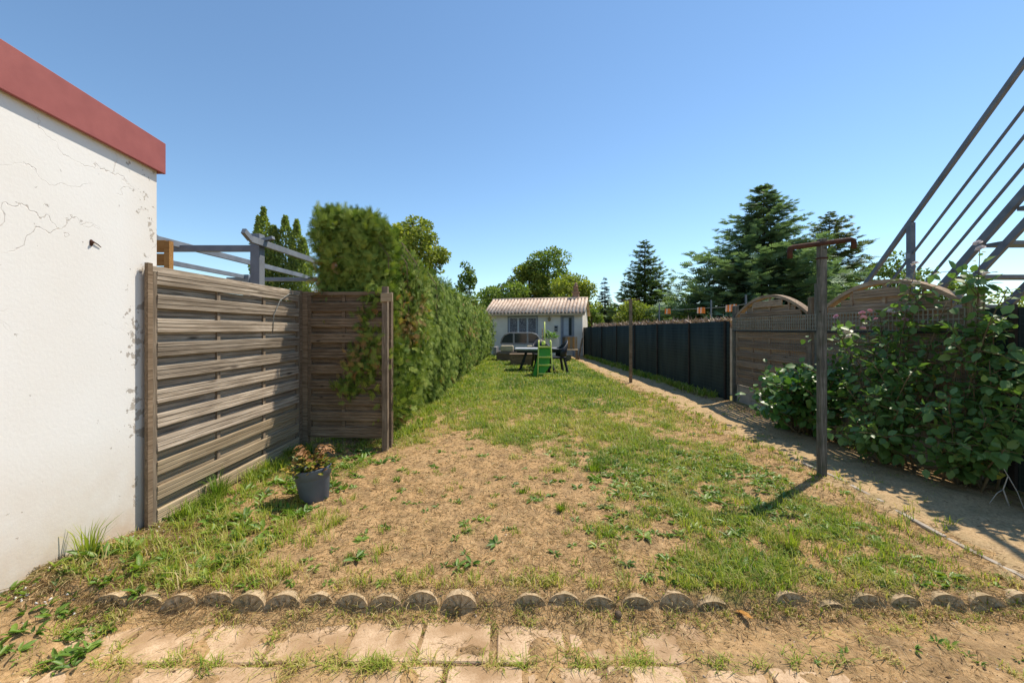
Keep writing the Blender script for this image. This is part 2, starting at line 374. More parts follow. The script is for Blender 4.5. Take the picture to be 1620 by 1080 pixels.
# ------------------------------------------------------------------ paving slabs in front
t = NT('pinkish_concrete_slab'); co = t.coord(); sp = t.noise(co, 120, 5, 0.7); bgn = t.noise(co, 5, 5)
c = t.ramp(sp, [(0.3, (0.33, 0.22, 0.125)), (0.52, (0.57, 0.405, 0.255)), (0.75, (0.64, 0.49, 0.33))])
c = t.mix(t.ramp(bgn, [(0.40, 0.0), (0.62, 0.85)]), c, (0.31, 0.195, 0.10))
t.bump(t.math('ADD', sp, bgn), 0.35, 0.006); MAT['slab'] = t.base(c, 0.9, 0.15)
paving = tag(empty('paving', (0, 1.8, -0.08)), 'old pinkish concrete slabs with weedy joints in front of the edging', 'paving', kind='structure')
slab_me = []
for k in range(4):
    rr = random.Random(k); m_ = MB(); hw, hd = 0.158, 0.128
    pts = []
    for (sx, sy) in ((-1, -1), (1, -1), (1, 1), (-1, 1)):
        for (ox, oy) in (((0, 0.009), (0.009, 0)) if sx * sy > 0 else ((0.009, 0), (0, 0.009))):
            pts.append((sx * (hw - ox - rr.uniform(0, 0.006)), sy * (hd - oy - rr.uniform(0, 0.006))))
    n = len(pts)
    V = [(x, y, -0.05) for x, y in pts] + [(x, y, -0.006) for x, y in pts] + [(x * 0.965, y * 0.965, 0) for x, y in pts]
    Fs = [tuple(range(2 * n, 3 * n))] + [(a * n + i, a * n + (i + 1) % n, (a + 1) * n + (i + 1) % n, (a + 1) * n + i) for a in (0, 1) for i in range(n)]
    slab_me.append(m_.add(V, Fs).mesh('slab', MAT['slab']))
for row, yc in enumerate((1.925, 1.652, 1.38)):
    for k in range(-8, 9):
        x = -0.255 + k * 0.336 + (0.14 if row == 1 else 0) + random.uniform(-0.006, 0.006)
        o = link('slab', slab_me[random.randrange(4)], None, paving)
        o.location = (x, yc - 1.8 + random.uniform(-0.004, 0.004), random.uniform(-0.006, 0.006))
        o.rotation_euler = (random.uniform(-0.018, 0.018), random.uniform(-0.012, 0.012), random.uniform(-0.012, 0.012))

# ------------------------------------------------------------------ scalloped edging
t = NT('edging_concrete'); co = t.coord(); a_ = t.noise(co, 60, 6, 0.7); b_ = t.noise(co, 9, 4)
c = t.ramp(a_, [(0.3, (0.26, 0.18, 0.10)), (0.55, (0.48, 0.36, 0.22)), (0.75, (0.62, 0.50, 0.34))])
c = t.mix(t.ramp(b_, [(0.45, 0.0), (0.7, 0.7)]), c, (0.24, 0.19, 0.10)); t.bump(a_, 0.6, 0.006); MAT['edging'] = t.base(c, 0.95, 0.1)
def scallop(seed):
    rr = random.Random(seed); m_ = MB(); n = 18; hw = 0.089; H = 0.074 + rr.uniform(-0.004, 0.004)
    rim, inn, back = [], [], []
    for i in range(n + 1):
        a = math.pi * i / n; x, z = -hw * math.cos(a), H * math.sin(a) ** 0.85
        wob = 1 + rr.uniform(-0.015, 0.015)
        rim.append((x * wob, -0.034, z * wob)); back.append((x * 1.0, 0.022, z * 0.99))
        g = 0.010 if (i % 4 == 2) else 0.0
        inn.append((x * 0.90, -0.030 + g * 0.4, z * 0.90))
    mids = [(x * 0.45 / 0.9, -0.030 + (0.013 if i % 4 == 2 else 0.002), z * 0.45 / 0.9) for i, (x, y, z) in enumerate(inn)]
    V = rim + inn + mids + back + [(0, -0.026, 0.0)]; k = n + 1; F_ = []
    for i in range(n):
        F_ += [(i, i + 1, k + i + 1, k + i), (k + i, k + i + 1, 2 * k + i + 1, 2 * k + i), (2 * k + i, 2 * k + i + 1, 4 * k), (i + 1, i, 3 * k + i, 3 * k + i + 1)]
    V += [(x, -0.03, -0.09) for x in (-hw, hw)] + [(x, 0.022, -0.09) for x in (-hw, hw)]
    e = 4 * k + 1
    F_ += [(0, 4 * k, n, e + 1, e), tuple(3 * k + i for i in range(n + 1)) + (e + 3, e + 2), (0, e, e + 2, 3 * k), (n, 3 * k + n, e + 3, e + 1)]
    return m_.add(V, F_).mesh('scallop', MAT['edging'])
sc_me = [scallop(k) for k in range(5)]
edging = tag(empty('garden_edging', (0, 2.14, -0.03)), 'row of scalloped concrete edging pieces holding back the soil above the slabs', 'edging')
for px in (130, 182, 236, 290, 345, 398, 452, 505, 558, 612, 668, 728, 838, 892, 946, 1005, 1068, 1122, 1248, 1308, 1367, 1427, 1490, 1552, 1611):
    o = link('scallop', random.choice(sc_me), None, edging)
    o.location = ((px - CX) * 2.14 / F, random.uniform(-0.006, 0.006), -0.036 + random.uniform(-0.010, 0.006))
    o.rotation_euler = (random.uniform(-0.28, -0.08), random.uniform(-0.06, 0.06), random.uniform(-0.05, 0.05))
    if px in (1122, 1308): o.rotation_euler[0] += 0.25; o.location.z -= 0.012
# thin concrete kerb between lawn and path
kerb = tag(empty('path_kerb', (2.85, 2.2, 0)), 'thin broken concrete kerb strip between lawn and earth path', 'kerb')
for k, (ya, yb, xa, xb) in enumerate(((2.18, 2.72, 2.79, 2.835), (2.74, 3.22, 2.84, 2.885), (3.25, 3.6, 2.89, 2.92), (3.63, 4.2, 2.915, 2.93))):
    za, zb = float(gz(xa, ya)), float(gz(xb, yb))
    MB().bar((xa - 2.85, ya - 2.2, za - 0.024 + 0.003 * k), (xb - 2.85, yb - 2.2, zb - 0.026), 0.035, 0.07).build('kerb_piece', MAT['concrete'], kerb, bevel=0.006)

# ------------------------------------------------------------------ white outbuilding on the left
def white_wall_mat():
    t = NT('cracked_white_render'); co = t.coord(world=True)
    fine = t.noise(co, 55, 5, 0.6); big = t.noise(co, 1.6, 4)
    c = t.mix(t.ramp(big, [(0.35, 0.0), (0.75, 0.5)]), (0.74, 0.735, 0.71), (0.69, 0.66, 0.605))
    geo = t.n('ShaderNodeSeparateXYZ'); t.set(geo.inputs[0], co); Y, Z = geo.outputs[1], geo.outputs[2]
    # hairline cracks
    dn = t.n('ShaderNodeTexNoise'); t.set(dn.inputs['Vector'], co); dn.inputs['Scale'].default_value = 2.6; dn.inputs['Detail'].default_value = 6
    wc = t.mix(0.42, co, dn.outputs['Color'])
    mp = t.n('ShaderNodeMapping'); t.set(mp.inputs[0], wc); mp.inputs['Scale'].default_value = (1, 0.5, 2.0); mp.inputs['Rotation'].default_value = (0.35, 0, 0)
    vo = t.n('ShaderNodeTexVoronoi', feature='DISTANCE_TO_EDGE'); t.set(vo.inputs['Vector'], mp.outputs[0]); vo.inputs['Scale'].default_value = 2.6
    crack = t.ramp(vo.outputs['Distance'], [(0.0, 1.0), (0.006, 0.0)])
    msk = t.math('MULTIPLY', t.ramp(t.noise(co, 2.3, 3), [(0.46, 0.0), (0.60, 1.0)]), t.ramp(t.math('DIVIDE', Z, 3.0), [(0.42, 0.0), (0.56, 1.0)]))
    cr = t.math('MULTIPLY', crack, msk)
    c = t.mix(t.math('MULTIPLY', cr, 0.5), c, (0.36, 0.27, 0.19))
    # paint flaked off near the corner
    fl = t.noise(co, 17, 6, 0.62)
    near = t.math('MULTIPLY', t.ramp(t.math('DIVIDE', Y, 4.0), [(0.640, 0.0), (0.685, 1.0)]), t.ramp(t.math('DIVIDE', Z, 3.0), [(0.12, 0.7), (0.3, 1.0), (0.47, 1.0), (0.56, 0.45), (0.7, 0.5)]))
    pat = t.math('MULTIPLY', near, t.ramp(t.noise(co, 4.5, 3), [(0.40, 0.0), (0.56, 1.0)]))
    flk = t.ramp(t.math('ADD', fl, t.math('MULTIPLY', pat, 0.2)), [(0.685, 0.0), (0.70, 1.0)])
    c = t.mix(flk, c, (0.40, 0.37, 0.33))
    # soil splashed on the foot of the wall
    spl = t.math('MULTIPLY', t.ramp(t.math('DIVIDE', Z, 1.0), [(0.05, 1.0), (0.28, 0.5), (0.75, 0.0)]), t.ramp(t.noise(co, 6, 5), [(0.3, 0.45), (0.7, 1.0)]))
    c = t.mix(t.math('MULTIPLY', spl, 0.85), c, (0.50, 0.36, 0.22))
    st = t.math('MULTIPLY', t.ramp(t.math('DIVIDE', Y, 4.0), [(0.66, 0.0), (0.73, 0.5)]), t.noise(co, 5, 5))
    c = t.mix(st, c, (0.58, 0.47, 0.33))
    h = t.math('SUBTRACT', t.math('SUBTRACT', t.math('MULTIPLY', fine, 0.35), cr), t.math('MULTIPLY', flk, 0.5))
    t.bump(h, 0.5, 0.006)
    return t.base(c, 0.9, 0.15)
MAT['white_wall'] = white_wall_mat()
shed = tag(empty('outbuilding', (-2.47, 2.9, 0)), 'white rendered outbuilding with cracked flaking wall and red fascia', 'outbuilding')
Zt = lambda y: 2.60 + (2.9 - y) * 0.088            # roof underside line
m_ = MB(); x0, x1, y0, y1 = -3.4, 0.0, -3.4, 0.0
m_.add([(x0, y0, -0.2), (x1, y0, -0.2), (x1, y1, -0.2), (x0, y1, -0.2), (x0, y0, Zt(-0.5)), (x1, y0, Zt(-0.5)), (x1, y1, Zt(2.9)), (x0, y1, Zt(2.9))],
       [(0, 3, 2, 1), (4, 5, 6, 7), (0, 1, 5, 4), (1, 2, 6, 5), (2, 3, 7, 6), (3, 0, 4, 7)])
m_.build('wall', MAT['white_wall'], shed)
def zb_(Y): return 2.444 + (2.933 - Y) * 0.0646
def zt_(Y): return 2.658 + (2.933 - Y) * 0.0868
def slab_yz(xa, xb, Ya, Yb, fb, ft):
    return MB().add([(x + 2.47 - 2.47, Y - 2.9, f(Y)) for x in (xa, xb) for Y in (Ya, Yb) for f in (fb, ft)],
                    [(0, 1, 3, 2), (4, 6, 7, 5), (0, 4, 5, 1), (2, 3, 7, 6), (0, 2, 6, 4), (1, 5, 7, 3)])
slab_yz(0.014, 0.036, -0.6, 2.933, zb_, zt_).build('fascia_board', MAT['fascia'], shed, bevel=0.002)
slab_yz(-3.5, 0.013, 2.905, 2.928, zb_, lambda Y: zt_(Y) - 0.004).build('fascia_board', MAT['fascia'], shed)
slab_yz(-3.5, 0.012, -0.6, 2.904, lambda Y: zt_(Y) - 0.05, lambda Y: zt_(Y) - 0.006).build('roof_sheet', MAT['galv'], shed)
hk = P(143, 384, 2.447); h = MB().tube([(-0.02, 0, 0), (0.012, 0, 0), (0.018, 0.0, 0.006)], 0.006, 8)
h.tube([(0.006, 0.004, 0.008), (0.008, 0.03, -0.002), (0.006, 0.055, -0.016)], [0.004, 0.003, 0.002], 6)
h.lathe([(0.0, -0.022), (0.008, -0.014), (0.008, 0.014), (0.0, 0.02)], 10, (0.002, 0, 0))
o = h.build('wall_hook', MAT['rust'], shed, True); o.location = (0.0, hk.y - 2.9, hk.z)

# ------------------------------------------------------------------ slatted fence panels
def slat_mesh(hh, th, grooves, m):
    """1 m long slat along x, front towards -y, with milled grooves"""
    pr = [(-th, -hh), (-th - 0.0, -hh)]
    prof = [(0, -hh)]
    pts = [(-th, -hh + 0.004)]
    for g in grooves:
        zc = g * hh
        pts += [(-th, zc - 0.004), (-th + 0.007, zc - 0.001), (-th + 0.007, zc + 0.001), (-th, zc + 0.004)]
    pts += [(-th, hh - 0.004)]
    prof = [(0, -hh), (-th + 0.003, -hh)] + pts + [(-th + 0.003, hh), (0, hh)]
    n = len(prof); segs = (0.0, 0.33, 0.66, 1.0)
    V = [(x, y, z) for x in segs for y, z in prof]
    Fs = [tuple(range(n))[::-1], tuple(3 * n + i for i in range(n))]
    for s_ in range(3): Fs += [(s_ * n + i, s_ * n + (i + 1) % n, (s_ + 1) * n + (i + 1) % n, (s_ + 1) * n + i) for i in range(n)]
    return MB().add(V, Fs).mesh('slat', m)
def slat_panel(root, L, H, z0, per, battens, m, m_up, arch=0.0, fr=0.04, seed=0, low_lit=None, top_rail=True):
    rr = random.Random(seed)
    front = slat_mesh(per * 0.29, 0.016, (-0.33, 0.33), m); backm = slat_mesh(per * 0.27, 0.012, (-0.4, 0.35), m)
    if low_lit: ft, bt = slat_mesh(per * 0.29, 0.016, (-0.33, 0.33), low_lit), slat_mesh(per * 0.27, 0.012, (-0.4, 0.35), low_lit)
    nst = round((H - 0.035 - z0) / (per / 2)); per = 2 * (H - 0.035 - z0) / nst
    def arc(x): return H + arch * (1 - ((x - L / 2) / (L / 2)) ** 2)
    z = z0 + per * 0.25; k = 0
    top = H + arch - 0.03
    while z < top - per * 0.2:
        isf = k % 2 == 0
        hh = per * 0.29; x0_, x1_ = fr, L - fr
        if z + hh > H + 0.012:
            if arch <= 0: break
            u = 1 - (z + hh - H + 0.03) / arch
            if u <= 0.02: break
            hl = min(L / 2 * math.sqrt(max(u, 0)), L / 2 - fr); x0_, x1_ = L / 2 - hl, L / 2 + hl
        lowp = low_lit and z < 0.52
        o = link('slat', (ft if lowp else front) if isf else (bt if lowp else backm), None, root)
        o.location = (x0_ - (0.004 if isf else 0), (-0.024 if isf else 0.008) + rr.uniform(-0.002, 0.002), z + rr.uniform(-0.003, 0.003))
        o.scale = (x1_ - x0_ + (0.008 if isf else 0), 1, 1); o.rotation_euler = (rr.uniform(-0.09, 0.09), rr.uniform(-0.005, 0.005), 0)
        z += per / 2; k += 1
    for bx_ in battens:
        zt = arc(bx_) - 0.02
        MB().box(bx_ - 0.018, bx_ + 0.018, -0.0205, -0.004, z0, zt).build('batten', m_up, root)
    for xa in (0, L - fr):
        zt = arc(xa + fr / 2)
        MB().box(xa, xa + fr, -0.036, 0.036, z0 - 0.01, zt - (0.002 if arch else 0.04)).build('frame_stile', m_up, root, bevel=0.003)
    if arch <= 0 and top_rail:
        MB().box(0.0, L, -0.038, 0.038, H - 0.04, H).build('frame_rail', m, root, bevel=0.003)
        MB().box(fr, L - fr, -0.034, 0.034, z0 - 0.02, z0 + 0.02).build('frame_rail', low_lit or m, root, bevel=0.003)
    if arch > 0:
        n = 16; V = []; Fs = []
        for i in range(n + 1):
            x = L * i / n; zc = arc(x); V += [(x, -0.045, zc - 0.025), (x, 0.045, zc - 0.025), (x, 0.045, zc + 0.022), (x, -0.045, zc + 0.022)]
        for i in range(n): Fs += [(4 * i + a, 4 * i + (a + 1) % 4, 4 * i + 4 + (a + 1) % 4, 4 * i + 4 + a) for a in range(4)]
        Fs += [(3, 2, 1, 0), (4 * n, 4 * n + 1, 4 * n + 2, 4 * n + 3)]
        MB().add(V, Fs).build('arched_cap', m, root)

fp1 = tag(empty('fence_panel', (-2.46, 2.812, 0.0), R(90)), 'sunlit grey slatted wooden fence panel butting the white outbuilding', 'fence')
slat_panel(fp1, 1.96, 1.785, 0.035, 0.163, (0.66, 1.30), MAT['wood_grey'], MAT['wood_vert'], seed=1, low_lit=MAT['wood_tan'])  # lower slats switch to tan: the sunlit tone there is put into the colour
MB().box(-0.040, -0.003, -0.042, -0.018, -0.3, 1.80).build('post', MAT['wood_brown'], fp1)
MB().box(1.963, 2.02, -0.034, 0.034, -0.3, 1.80).build('post', MAT['wood_brown'], fp1, bevel=0.004)
MB().tube([(1.40, -0.045, 1.32), (1.41, -0.05, 1.50), (1.52, -0.055, 1.66), (1.70, -0.05, 1.735), (1.86, -0.045, 1.74)], 0.004, 6).build('loose_wire', MAT['wire'], fp1, True)
fp2 = tag(empty('fence_panel', (-2.36, 4.86, 0.0), R(-4.5)), 'shaded brown slatted wooden fence panel half grown over by the hedge', 'fence')
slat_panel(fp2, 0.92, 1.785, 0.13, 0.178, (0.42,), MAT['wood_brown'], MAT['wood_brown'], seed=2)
MB().box(-0.085, -0.003, -0.03, 0.03, -0.3, 1.79).build('post', MAT['wood_brown'], fp2, bevel=0.004)
MB().box(0.925, 0.985, -0.02, 0.05, -0.3, 1.78).build('post', MAT['wood_brown'], fp2, bevel=0.004)
wp = tag(empty('wooden_post', (-1.415, 4.66, 0)), 'slim weathered wooden post with a short nailed block at the hedge end', 'post')
MB().box(-0.032, 0.032, -0.03, 0.03, -0.3, 1.83).build('upright', MAT['wood_vert'], wp, bevel=0.004)
MB().box(-0.036, 0.092, -0.056, -0.031, 1.66, 1.755).build('nailed_block', MAT['wood_tan'], wp, bevel=0.003)

# arched panels on the right
AX = 4.22
for k, (yf, yn, nm) in enumerate(((7.80, 5.90, 'arched brown wooden fence panel between the dark screen and the hydrangea'), (5.66, 3.84, 'arched brown wooden fence panel behind the flowering shrubs'))):
    a = tag(empty('arched_fence_panel', (AX, yf, 0.0), R(-90)), nm, 'fence')
    L = yf - yn
    slat_panel(a, L, 1.585, 0.34, 0.175, (L * 0.27, L * 0.52, L * 0.77), MAT['wood_arch'], MAT['wood_arch'], arch=0.31, seed=5 + k)
    MB().box(0.0, L, -0.02, 0.03, -0.1, 0.325).build('gravel_board', MAT['concrete'], a, bevel=0.004)
    MB().box(-0.085, -0.008, -0.06, 0.03, -0.3, 1.79 if k == 0 else 1.98).build('post', MAT['wood_post'], a, bevel=0.004)
    if k == 0: MB().box(L + 0.03, L + 0.10, -0.06, 0.03, -0.3, 1.80).build('post', MAT['wood_vert'], a, bevel=0.004)
    else: MB().box(L + 0.01, L + 0.09, -0.05, 0.04, -0.3, 1.74).build('post', MAT['wood_vert'], a, bevel=0.004)
# wire mesh in front of them
t = NT('mesh_wire'); MAT['mesh_wire'] = t.base((0.19, 0.20, 0.18), 0.6, 0.3)
wm = tag(empty('wire_mesh_fence', (AX - 0.09, 5.8, 0)), 'wire mesh with a dense top band strung before the arched panels', 'wire fence')
m_ = MB()
for i in range(0, 101):
    y = -2.0 + i * 0.04; m_.bar((0, y, 0.3), (0, y, 1.37), 0.0025, 0.0025)
for j in range(8): m_.bar((0, -2.0, 0.34 + j * 0.14), (0, 2.0, 0.34 + j * 0.14), 0.0025, 0.0025)
tag(m_.build('wire_grid', MAT['mesh_wire'], wm), kind='stuff')
m_ = MB()
for i in range(0, 84):
    y = -2.0 + i * 0.048; m_.bar((-0.006, y, 1.335), (-0.006, y, 1.56), 0.011, 0.004)
for j in range(5): m_.bar((-0.006, -2.0, 1.345 + j * 0.052), (-0.006, 2.0, 1.345 + j * 0.052), 0.004, 0.006)
tag(m_.build('top_band', mottled('pale_lattice', (0.25, 0.25, 0.20), (0.36, 0.35, 0.29), 8), wm), kind='stuff')
MB().bar((-0.008, -2.0, 1.325), (-0.008, 2.0, 1.325), 0.02, 0.022).build('tension_rail', MAT['black_plastic'], wm)

# ------------------------------------------------------------------ dark green privacy screens
t = NT('dark_green_windbreak'); co = t.coord(world=True)
wv = t.n('ShaderNodeTexBrick'); mp = t.n('ShaderNodeMapping'); t.set(mp.inputs[0], co); mp.inputs['Rotation'].default_value = (0, R(90), R(90)); t.set(wv.inputs['Vector'], mp.outputs[0])
sx = t.n('ShaderNodeSeparateXYZ'); t.set(sx.inputs[0], co)
gy = t.math('PINGPONG', sx.outputs[1], 0.03); gzz = t.math('PINGPONG', sx.outputs[2], 0.035)
grid = t.math('MAXIMUM', t.math('LESS_THAN', gy, 0.006), t.math('LESS_THAN', gzz, 0.006))
nz = t.noise(t.coord((1, 1.6, 0.35), world=True), 2.2, 5)
c = t.mix(t.ramp(nz, [(0.35, 0.0), (0.7, 1.0)]), (0.026, 0.033, 0.027), (0.055, 0.068, 0.056))
c = t.mix(t.math('MULTIPLY', grid, 0.7), c, (0.065, 0.075, 0.062))
t.bump(grid, 0.6, 0.004); MAT['screen'] = t.base(c, 0.9, 0.08)
MAT['screen_post'] = mottled('dark_brown_stake', (0.022, 0.016, 0.012), (0.045, 0.034, 0.025), 9)
def screen(name, label, a, b, za, zb, posts, seed=0):
    a, b = Vector(a), Vector(b); d = (b - a); L = d.length; ang = math.atan2(d.y, d.x)
    root = tag(empty(name, a, ang), label, 'screen fence')
    n = int(L / 0.08); V = []; Fs = []
    for i in range(n + 1):
        x = L * i / n; off = 0.025 * (vnoise(x * 2.1, 0.5, seed) - 0.5) + 0.012 * math.sin(x * 5.2)
        zt = za + (zb - za) * i / n + 0.03 * (vnoise(x * 1.4, 3.3, seed) - 0.5)
        zg = float(gz(*(a + d * (i / n)).xy)) - 0.05
        for y_ in (off - 0.006, off + 0.006): V += [(x, y_, zg), (x, y_, (zg + zt) / 2), (x, y_, zt)]
    for i in range(n):
        p, q = 6 * i, 6 * i + 6
        for k in (0, 1): Fs += [(p + k, q + k, q + k + 1, p + k + 1), (p + 3 + k, p + 4 + k, q + 4 + k, q + 3 + k)]
        Fs.append((p + 2, q + 2, q + 5, p + 5))
    MB().add(V, Fs).build('screen_sheet', MAT['screen'], root, True)
    for s_ in posts:
        zt = za + (zb - za) * s_ / L
        MB().box(s_ - 0.022, s_ + 0.022, 0.022, 0.05, -0.2, zt + 0.02).build('post', MAT['screen_post'], root)
    return root
screen('privacy_screen', 'long dark green windbreak screen along the earth path', (4.13, 7.92, 0), (3.66, 21.3, 0), 1.50, 1.44, (0.1, 1.6, 3.5, 5.4, 7.4, 9.6, 11.6), 4)
screen('privacy_screen', 'short dark windbreak screen behind the tall shrub beside the staircase', (4.24, 2.3, 0), (4.24, 3.74, 0), 1.53, 1.55, (0.1, 1.2), 6)
# neighbour's wall with brush topping behind the screen
nw = tag(empty('brush_topped_wall', (4.55, 8.6, 0), math.atan2(12.4, -0.42)), 'neighbouring low wall topped with pinkish brushwood behind the windbreak', 'wall')
MB().box(0, 12.4, -0.07, 0.07, -0.2, 1.38).build('wall', MAT['concrete'], nw)
MAT['brush'] = mottled('pinkish_brushwood', (0.36, 0.24, 0.17), (0.22, 0.14, 0.10), 30, 0.95, 50, 1.0, 0.02, stretch=(1, 4, 4))
n = 5200; pos = np.stack([rng.uniform(0, 12.4, n), rng.normal(0, 0.06, n), rng.uniform(1.34, 1.52, n) + 0.05 * vnoise(rng.uniform(0, 12, n), 0.0, 9)], -1)
RH = (np.array([[0, 0, 0], [0.4, 0.5, 0.06], [1, 0, 0], [0.4, -0.5, 0.06]], float), np.array([[0, 1, 2], [0, 2, 3]]))
d = nrm(np.stack([rng.normal(0, 1, n), rng.normal(0, 0.6, n), rng.uniform(0.0, 0.9, n)], -1))
V, Fc, tv = scatter(RH, pos, basis(d, nrm(rng.normal(0, 1, (n, 3)))), np.stack([rng.uniform(0.08, 0.2, n), np.full(n, 0.03), np.full(n, 0.1)], -1), rng.uniform(0, 1, n))
tag(link('brush_topping', np_mesh('brush_topping', V, [Fc], foliage('brushwood', [(0, (0.20, 0.12, 0.085)), (0.6, (0.38, 0.26, 0.19)), (1, (0.55, 0.42, 0.34))], 0.1), {'tint': tv}), None, nw), kind='stuff')

# ------------------------------------------------------------------ clothes-line posts
tp = tag(empty('clothesline_post', (2.836, 3.82, float(gz(2.836, 3.82)))), 'tall mossy timber clothesline post with rusty iron crossbar beside the shrubs', 'post')
MB().box(-0.031, 0.031, -0.03, 0.03, -0.3, 2.165).build('upright', MAT['wood_post'], tp, bevel=0.008)
cb = MB().tube([(-0.305, -0.02, 1.985), (-0.305, -0.02, 2.055), (-0.30, -0.02, 2.075), (-0.28, -0.02, 2.085), (0.02, -0.02, 2.125), (0.25, -0.02, 2.155), (0.272, -0.02, 2.148), (0.278, -0.02, 2.125), (0.278, -0.02, 2.075)], 0.023, 8)
cb.build('crossbar', MAT['rust'], tp, True)
MB().box(-0.035, 0.035, -0.034, 0.034, 1.98, 1.995).build('iron_strap', MAT['rust'], tp)
tp2 = tag(empty('clothesline_post', (2.97, 10.44, float(gz(2.97, 10.44)))), 'thin dark clothesline post standing on the lawn edge by the earth path', 'post')
MB().box(-0.035, 0.035, -0.03, 0.03, -0.3, 2.08).build('upright', MAT['wood_brown'], tp2, bevel=0.006)
MB().tube([(-0.24, 0, 2.0), (-0.24, 0, 2.06), (0, 0, 2.08), (0.24, 0, 2.085), (0.24, 0, 2.02)], 0.014, 6).build('crossbar', MAT['rust'], tp2, True)

# ------------------------------------------------------------------ neighbour's pergola and slat screen on the left
pg = tag(empty('pergola', (-4.1, 6.5, 0)), 'grey metal pergola frame rising behind the slatted fence', 'pergola')
def pgb(p, q, nm='beam', wx=0.06, wz=0.09): return MB().bar(Vector(p) - pg.location, Vector(q) - pg.location, wx, wz).build(nm, MAT['galv'], pg, bevel=0.004)
for (x, y, zt) in ((-3.05, 5.0, 2.49), (-5.2, 5.05, 2.42), (-2.98, 8.2, 2.42), (-5.2, 8.2, 2.42)):
    MB().box(x + 4.1 - 0.055, x + 4.1 + 0.055, y - 6.5 - 0.055, y - 6.5 + 0.055, -0.1, zt).build('post', MAT['galv'], pg, bevel=0.004)
for x in (-2.96, -4.02, -5.24):
    pgb((x, 4.72, 2.375), (x, 8.5, 2.375), 'rafter', 0.035, 0.075)
    MB().bar((x + 4.1, 4.72 - 6.5, 2.375), (x + 4.1, 4.60 - 6.5, 2.44), 0.045, 0.06).build('rafter_end', MAT['galv'], pg)
pgb((-5.6, 5.05, 2.33), (-3.11, 5.05, 2.33), 'beam', 0.05, 0.075); pgb((-5.6, 8.2, 2.33), (-2.7, 8.2, 2.33), 'beam', 0.05, 0.075)
MB().bar((-3.19 + 4.1, 5.0 - 6.5, 2.49), (-3.11 + 4.1, 5.0 - 6.5, 2.43), 0.06, 0.035).build('beam_end', MAT['galv'], pg)
MB().bar((-2.99 + 4.1, 5.0 - 6.5, 2.42), (-2.86 + 4.1, 5.0 - 6.5, 2.45), 0.06, 0.035).build('beam_end', MAT['galv'], pg)
ow = tag(empty('wooden_slat_screen', (-3.27, 4.0, 0)), 'orange stained slatted wooden screen behind the outbuilding corner', 'fence')
MB().box(-0.05, 0.0, -0.02, 0.03, -0.1, 2.2).build('post', MAT['wood_orange'], ow)
for k in range(17): MB().box(-1.2, -0.052, -0.012 + 0.01 * (k % 2), 0.008 + 0.01 * (k % 2), 0.06 + k * 0.127, 0.06 + k * 0.127 + 0.115).build('slat', MAT['wood_orange'], ow)

# ------------------------------------------------------------------ neighbour's metal staircase on the right
st = tag(empty('metal_staircase', (5.2, 4.237, 0)), 'grey galvanised outdoor staircase with sloping rails beyond the shrubs', 'staircase')
SL = 1.075
def srail(dz, nm, wx, wz, x=0.0, y_lo=6.1, y_hi=2.6):
    return MB().bar((x, y_lo - 4.237, dz - SL * (y_lo - 4.237)), (x, y_hi - 4.237, dz - SL * (y_hi - 4.237)), wx, wz).build(nm, MAT['steel_dark'], st)
srail(4.056, 'handrail', 0.045, 0.05, y_lo=6.3)
for dz in (3.60, 3.31, 3.02): srail(dz, 'rail', 0.024, 0.022, y_lo=5.46 if dz > 3.5 else 5.35)
srail(3.60, 'rail', 0.024, 0.022, y_lo=5.9, y_hi=5.43)
srail(2.74, 'stringer', 0.05, 0.075, y_lo=5.9); srail(2.42, 'brace', 0.04, 0.07, y_lo=5.9); srail(2.62, 'stringer', 0.05, 0.09, x=0.9, y_lo=5.9)
for (y, zt, zl) in ((5.44, 2.74, 0.9), (3.6, 4.7, 3.4)):
    MB().box(-0.032, 0.032, y - 4.237 - 0.032, y - 4.237 + 0.032, zl, zt).build('baluster_post', MAT['steel_dark'], st)
for dz in (3.60, 3.31, 3.02, 2.74):
    for y in (5.44, 3.6):
        z = dz - SL * (y - 4.237)
        if z > 0.9: MB().box(-0.04, -0.033, y - 4.237 - 0.03, y - 4.237 + 0.03, z - 0.035, z + 0.035).build('bracket', MAT['galv'], st)
MB().box(0.86, 0.92, 4.8 - 4.237, 4.86 - 4.237, 0, 2.75).build('support_post', MAT['steel_dark'], st)
MB().box(0.0, 0.06, 3.3 - 4.237, 3.36 - 4.237, 0, 3.55).build('support_post', MAT['steel_dark'], st)
for k in range(8):
    y = 5.72 - k * 0.30; z = 2.60 - SL * (y - 4.237)
    MB().box(0.028, 0.872, y - 4.237 - 0.10, y - 4.237 + 0.10, z - 0.04, z).build('tread', MAT['steel_dark'], st)

# ------------------------------------------------------------------ garden house at the end
TH = R(15); HR = Vector((3.53, 20.9, 0))
house = tag(empty('garden_house', HR, -TH), 'small pale rendered garden house with pinkish tiled roof at the end of the lawn', 'house')
def hx(px):
    """local x on the house front that shows in column px"""
    k = (px - CX) / F; return -(HR.x - k * HR.y) / (math.cos(TH) + k * math.sin(TH))
MAT['hwall'] = mottled('pale_render', (0.60, 0.56, 0.50), (0.70, 0.655, 0.59), 3, 0.9, 50, 0.3)
HLn = hx(772); D = 3.0; EH, RHt = 2.14, 2.93
wx0, wx1 = hx(803), hx(851); dx0, dx1 = hx(887), hx(908.5)
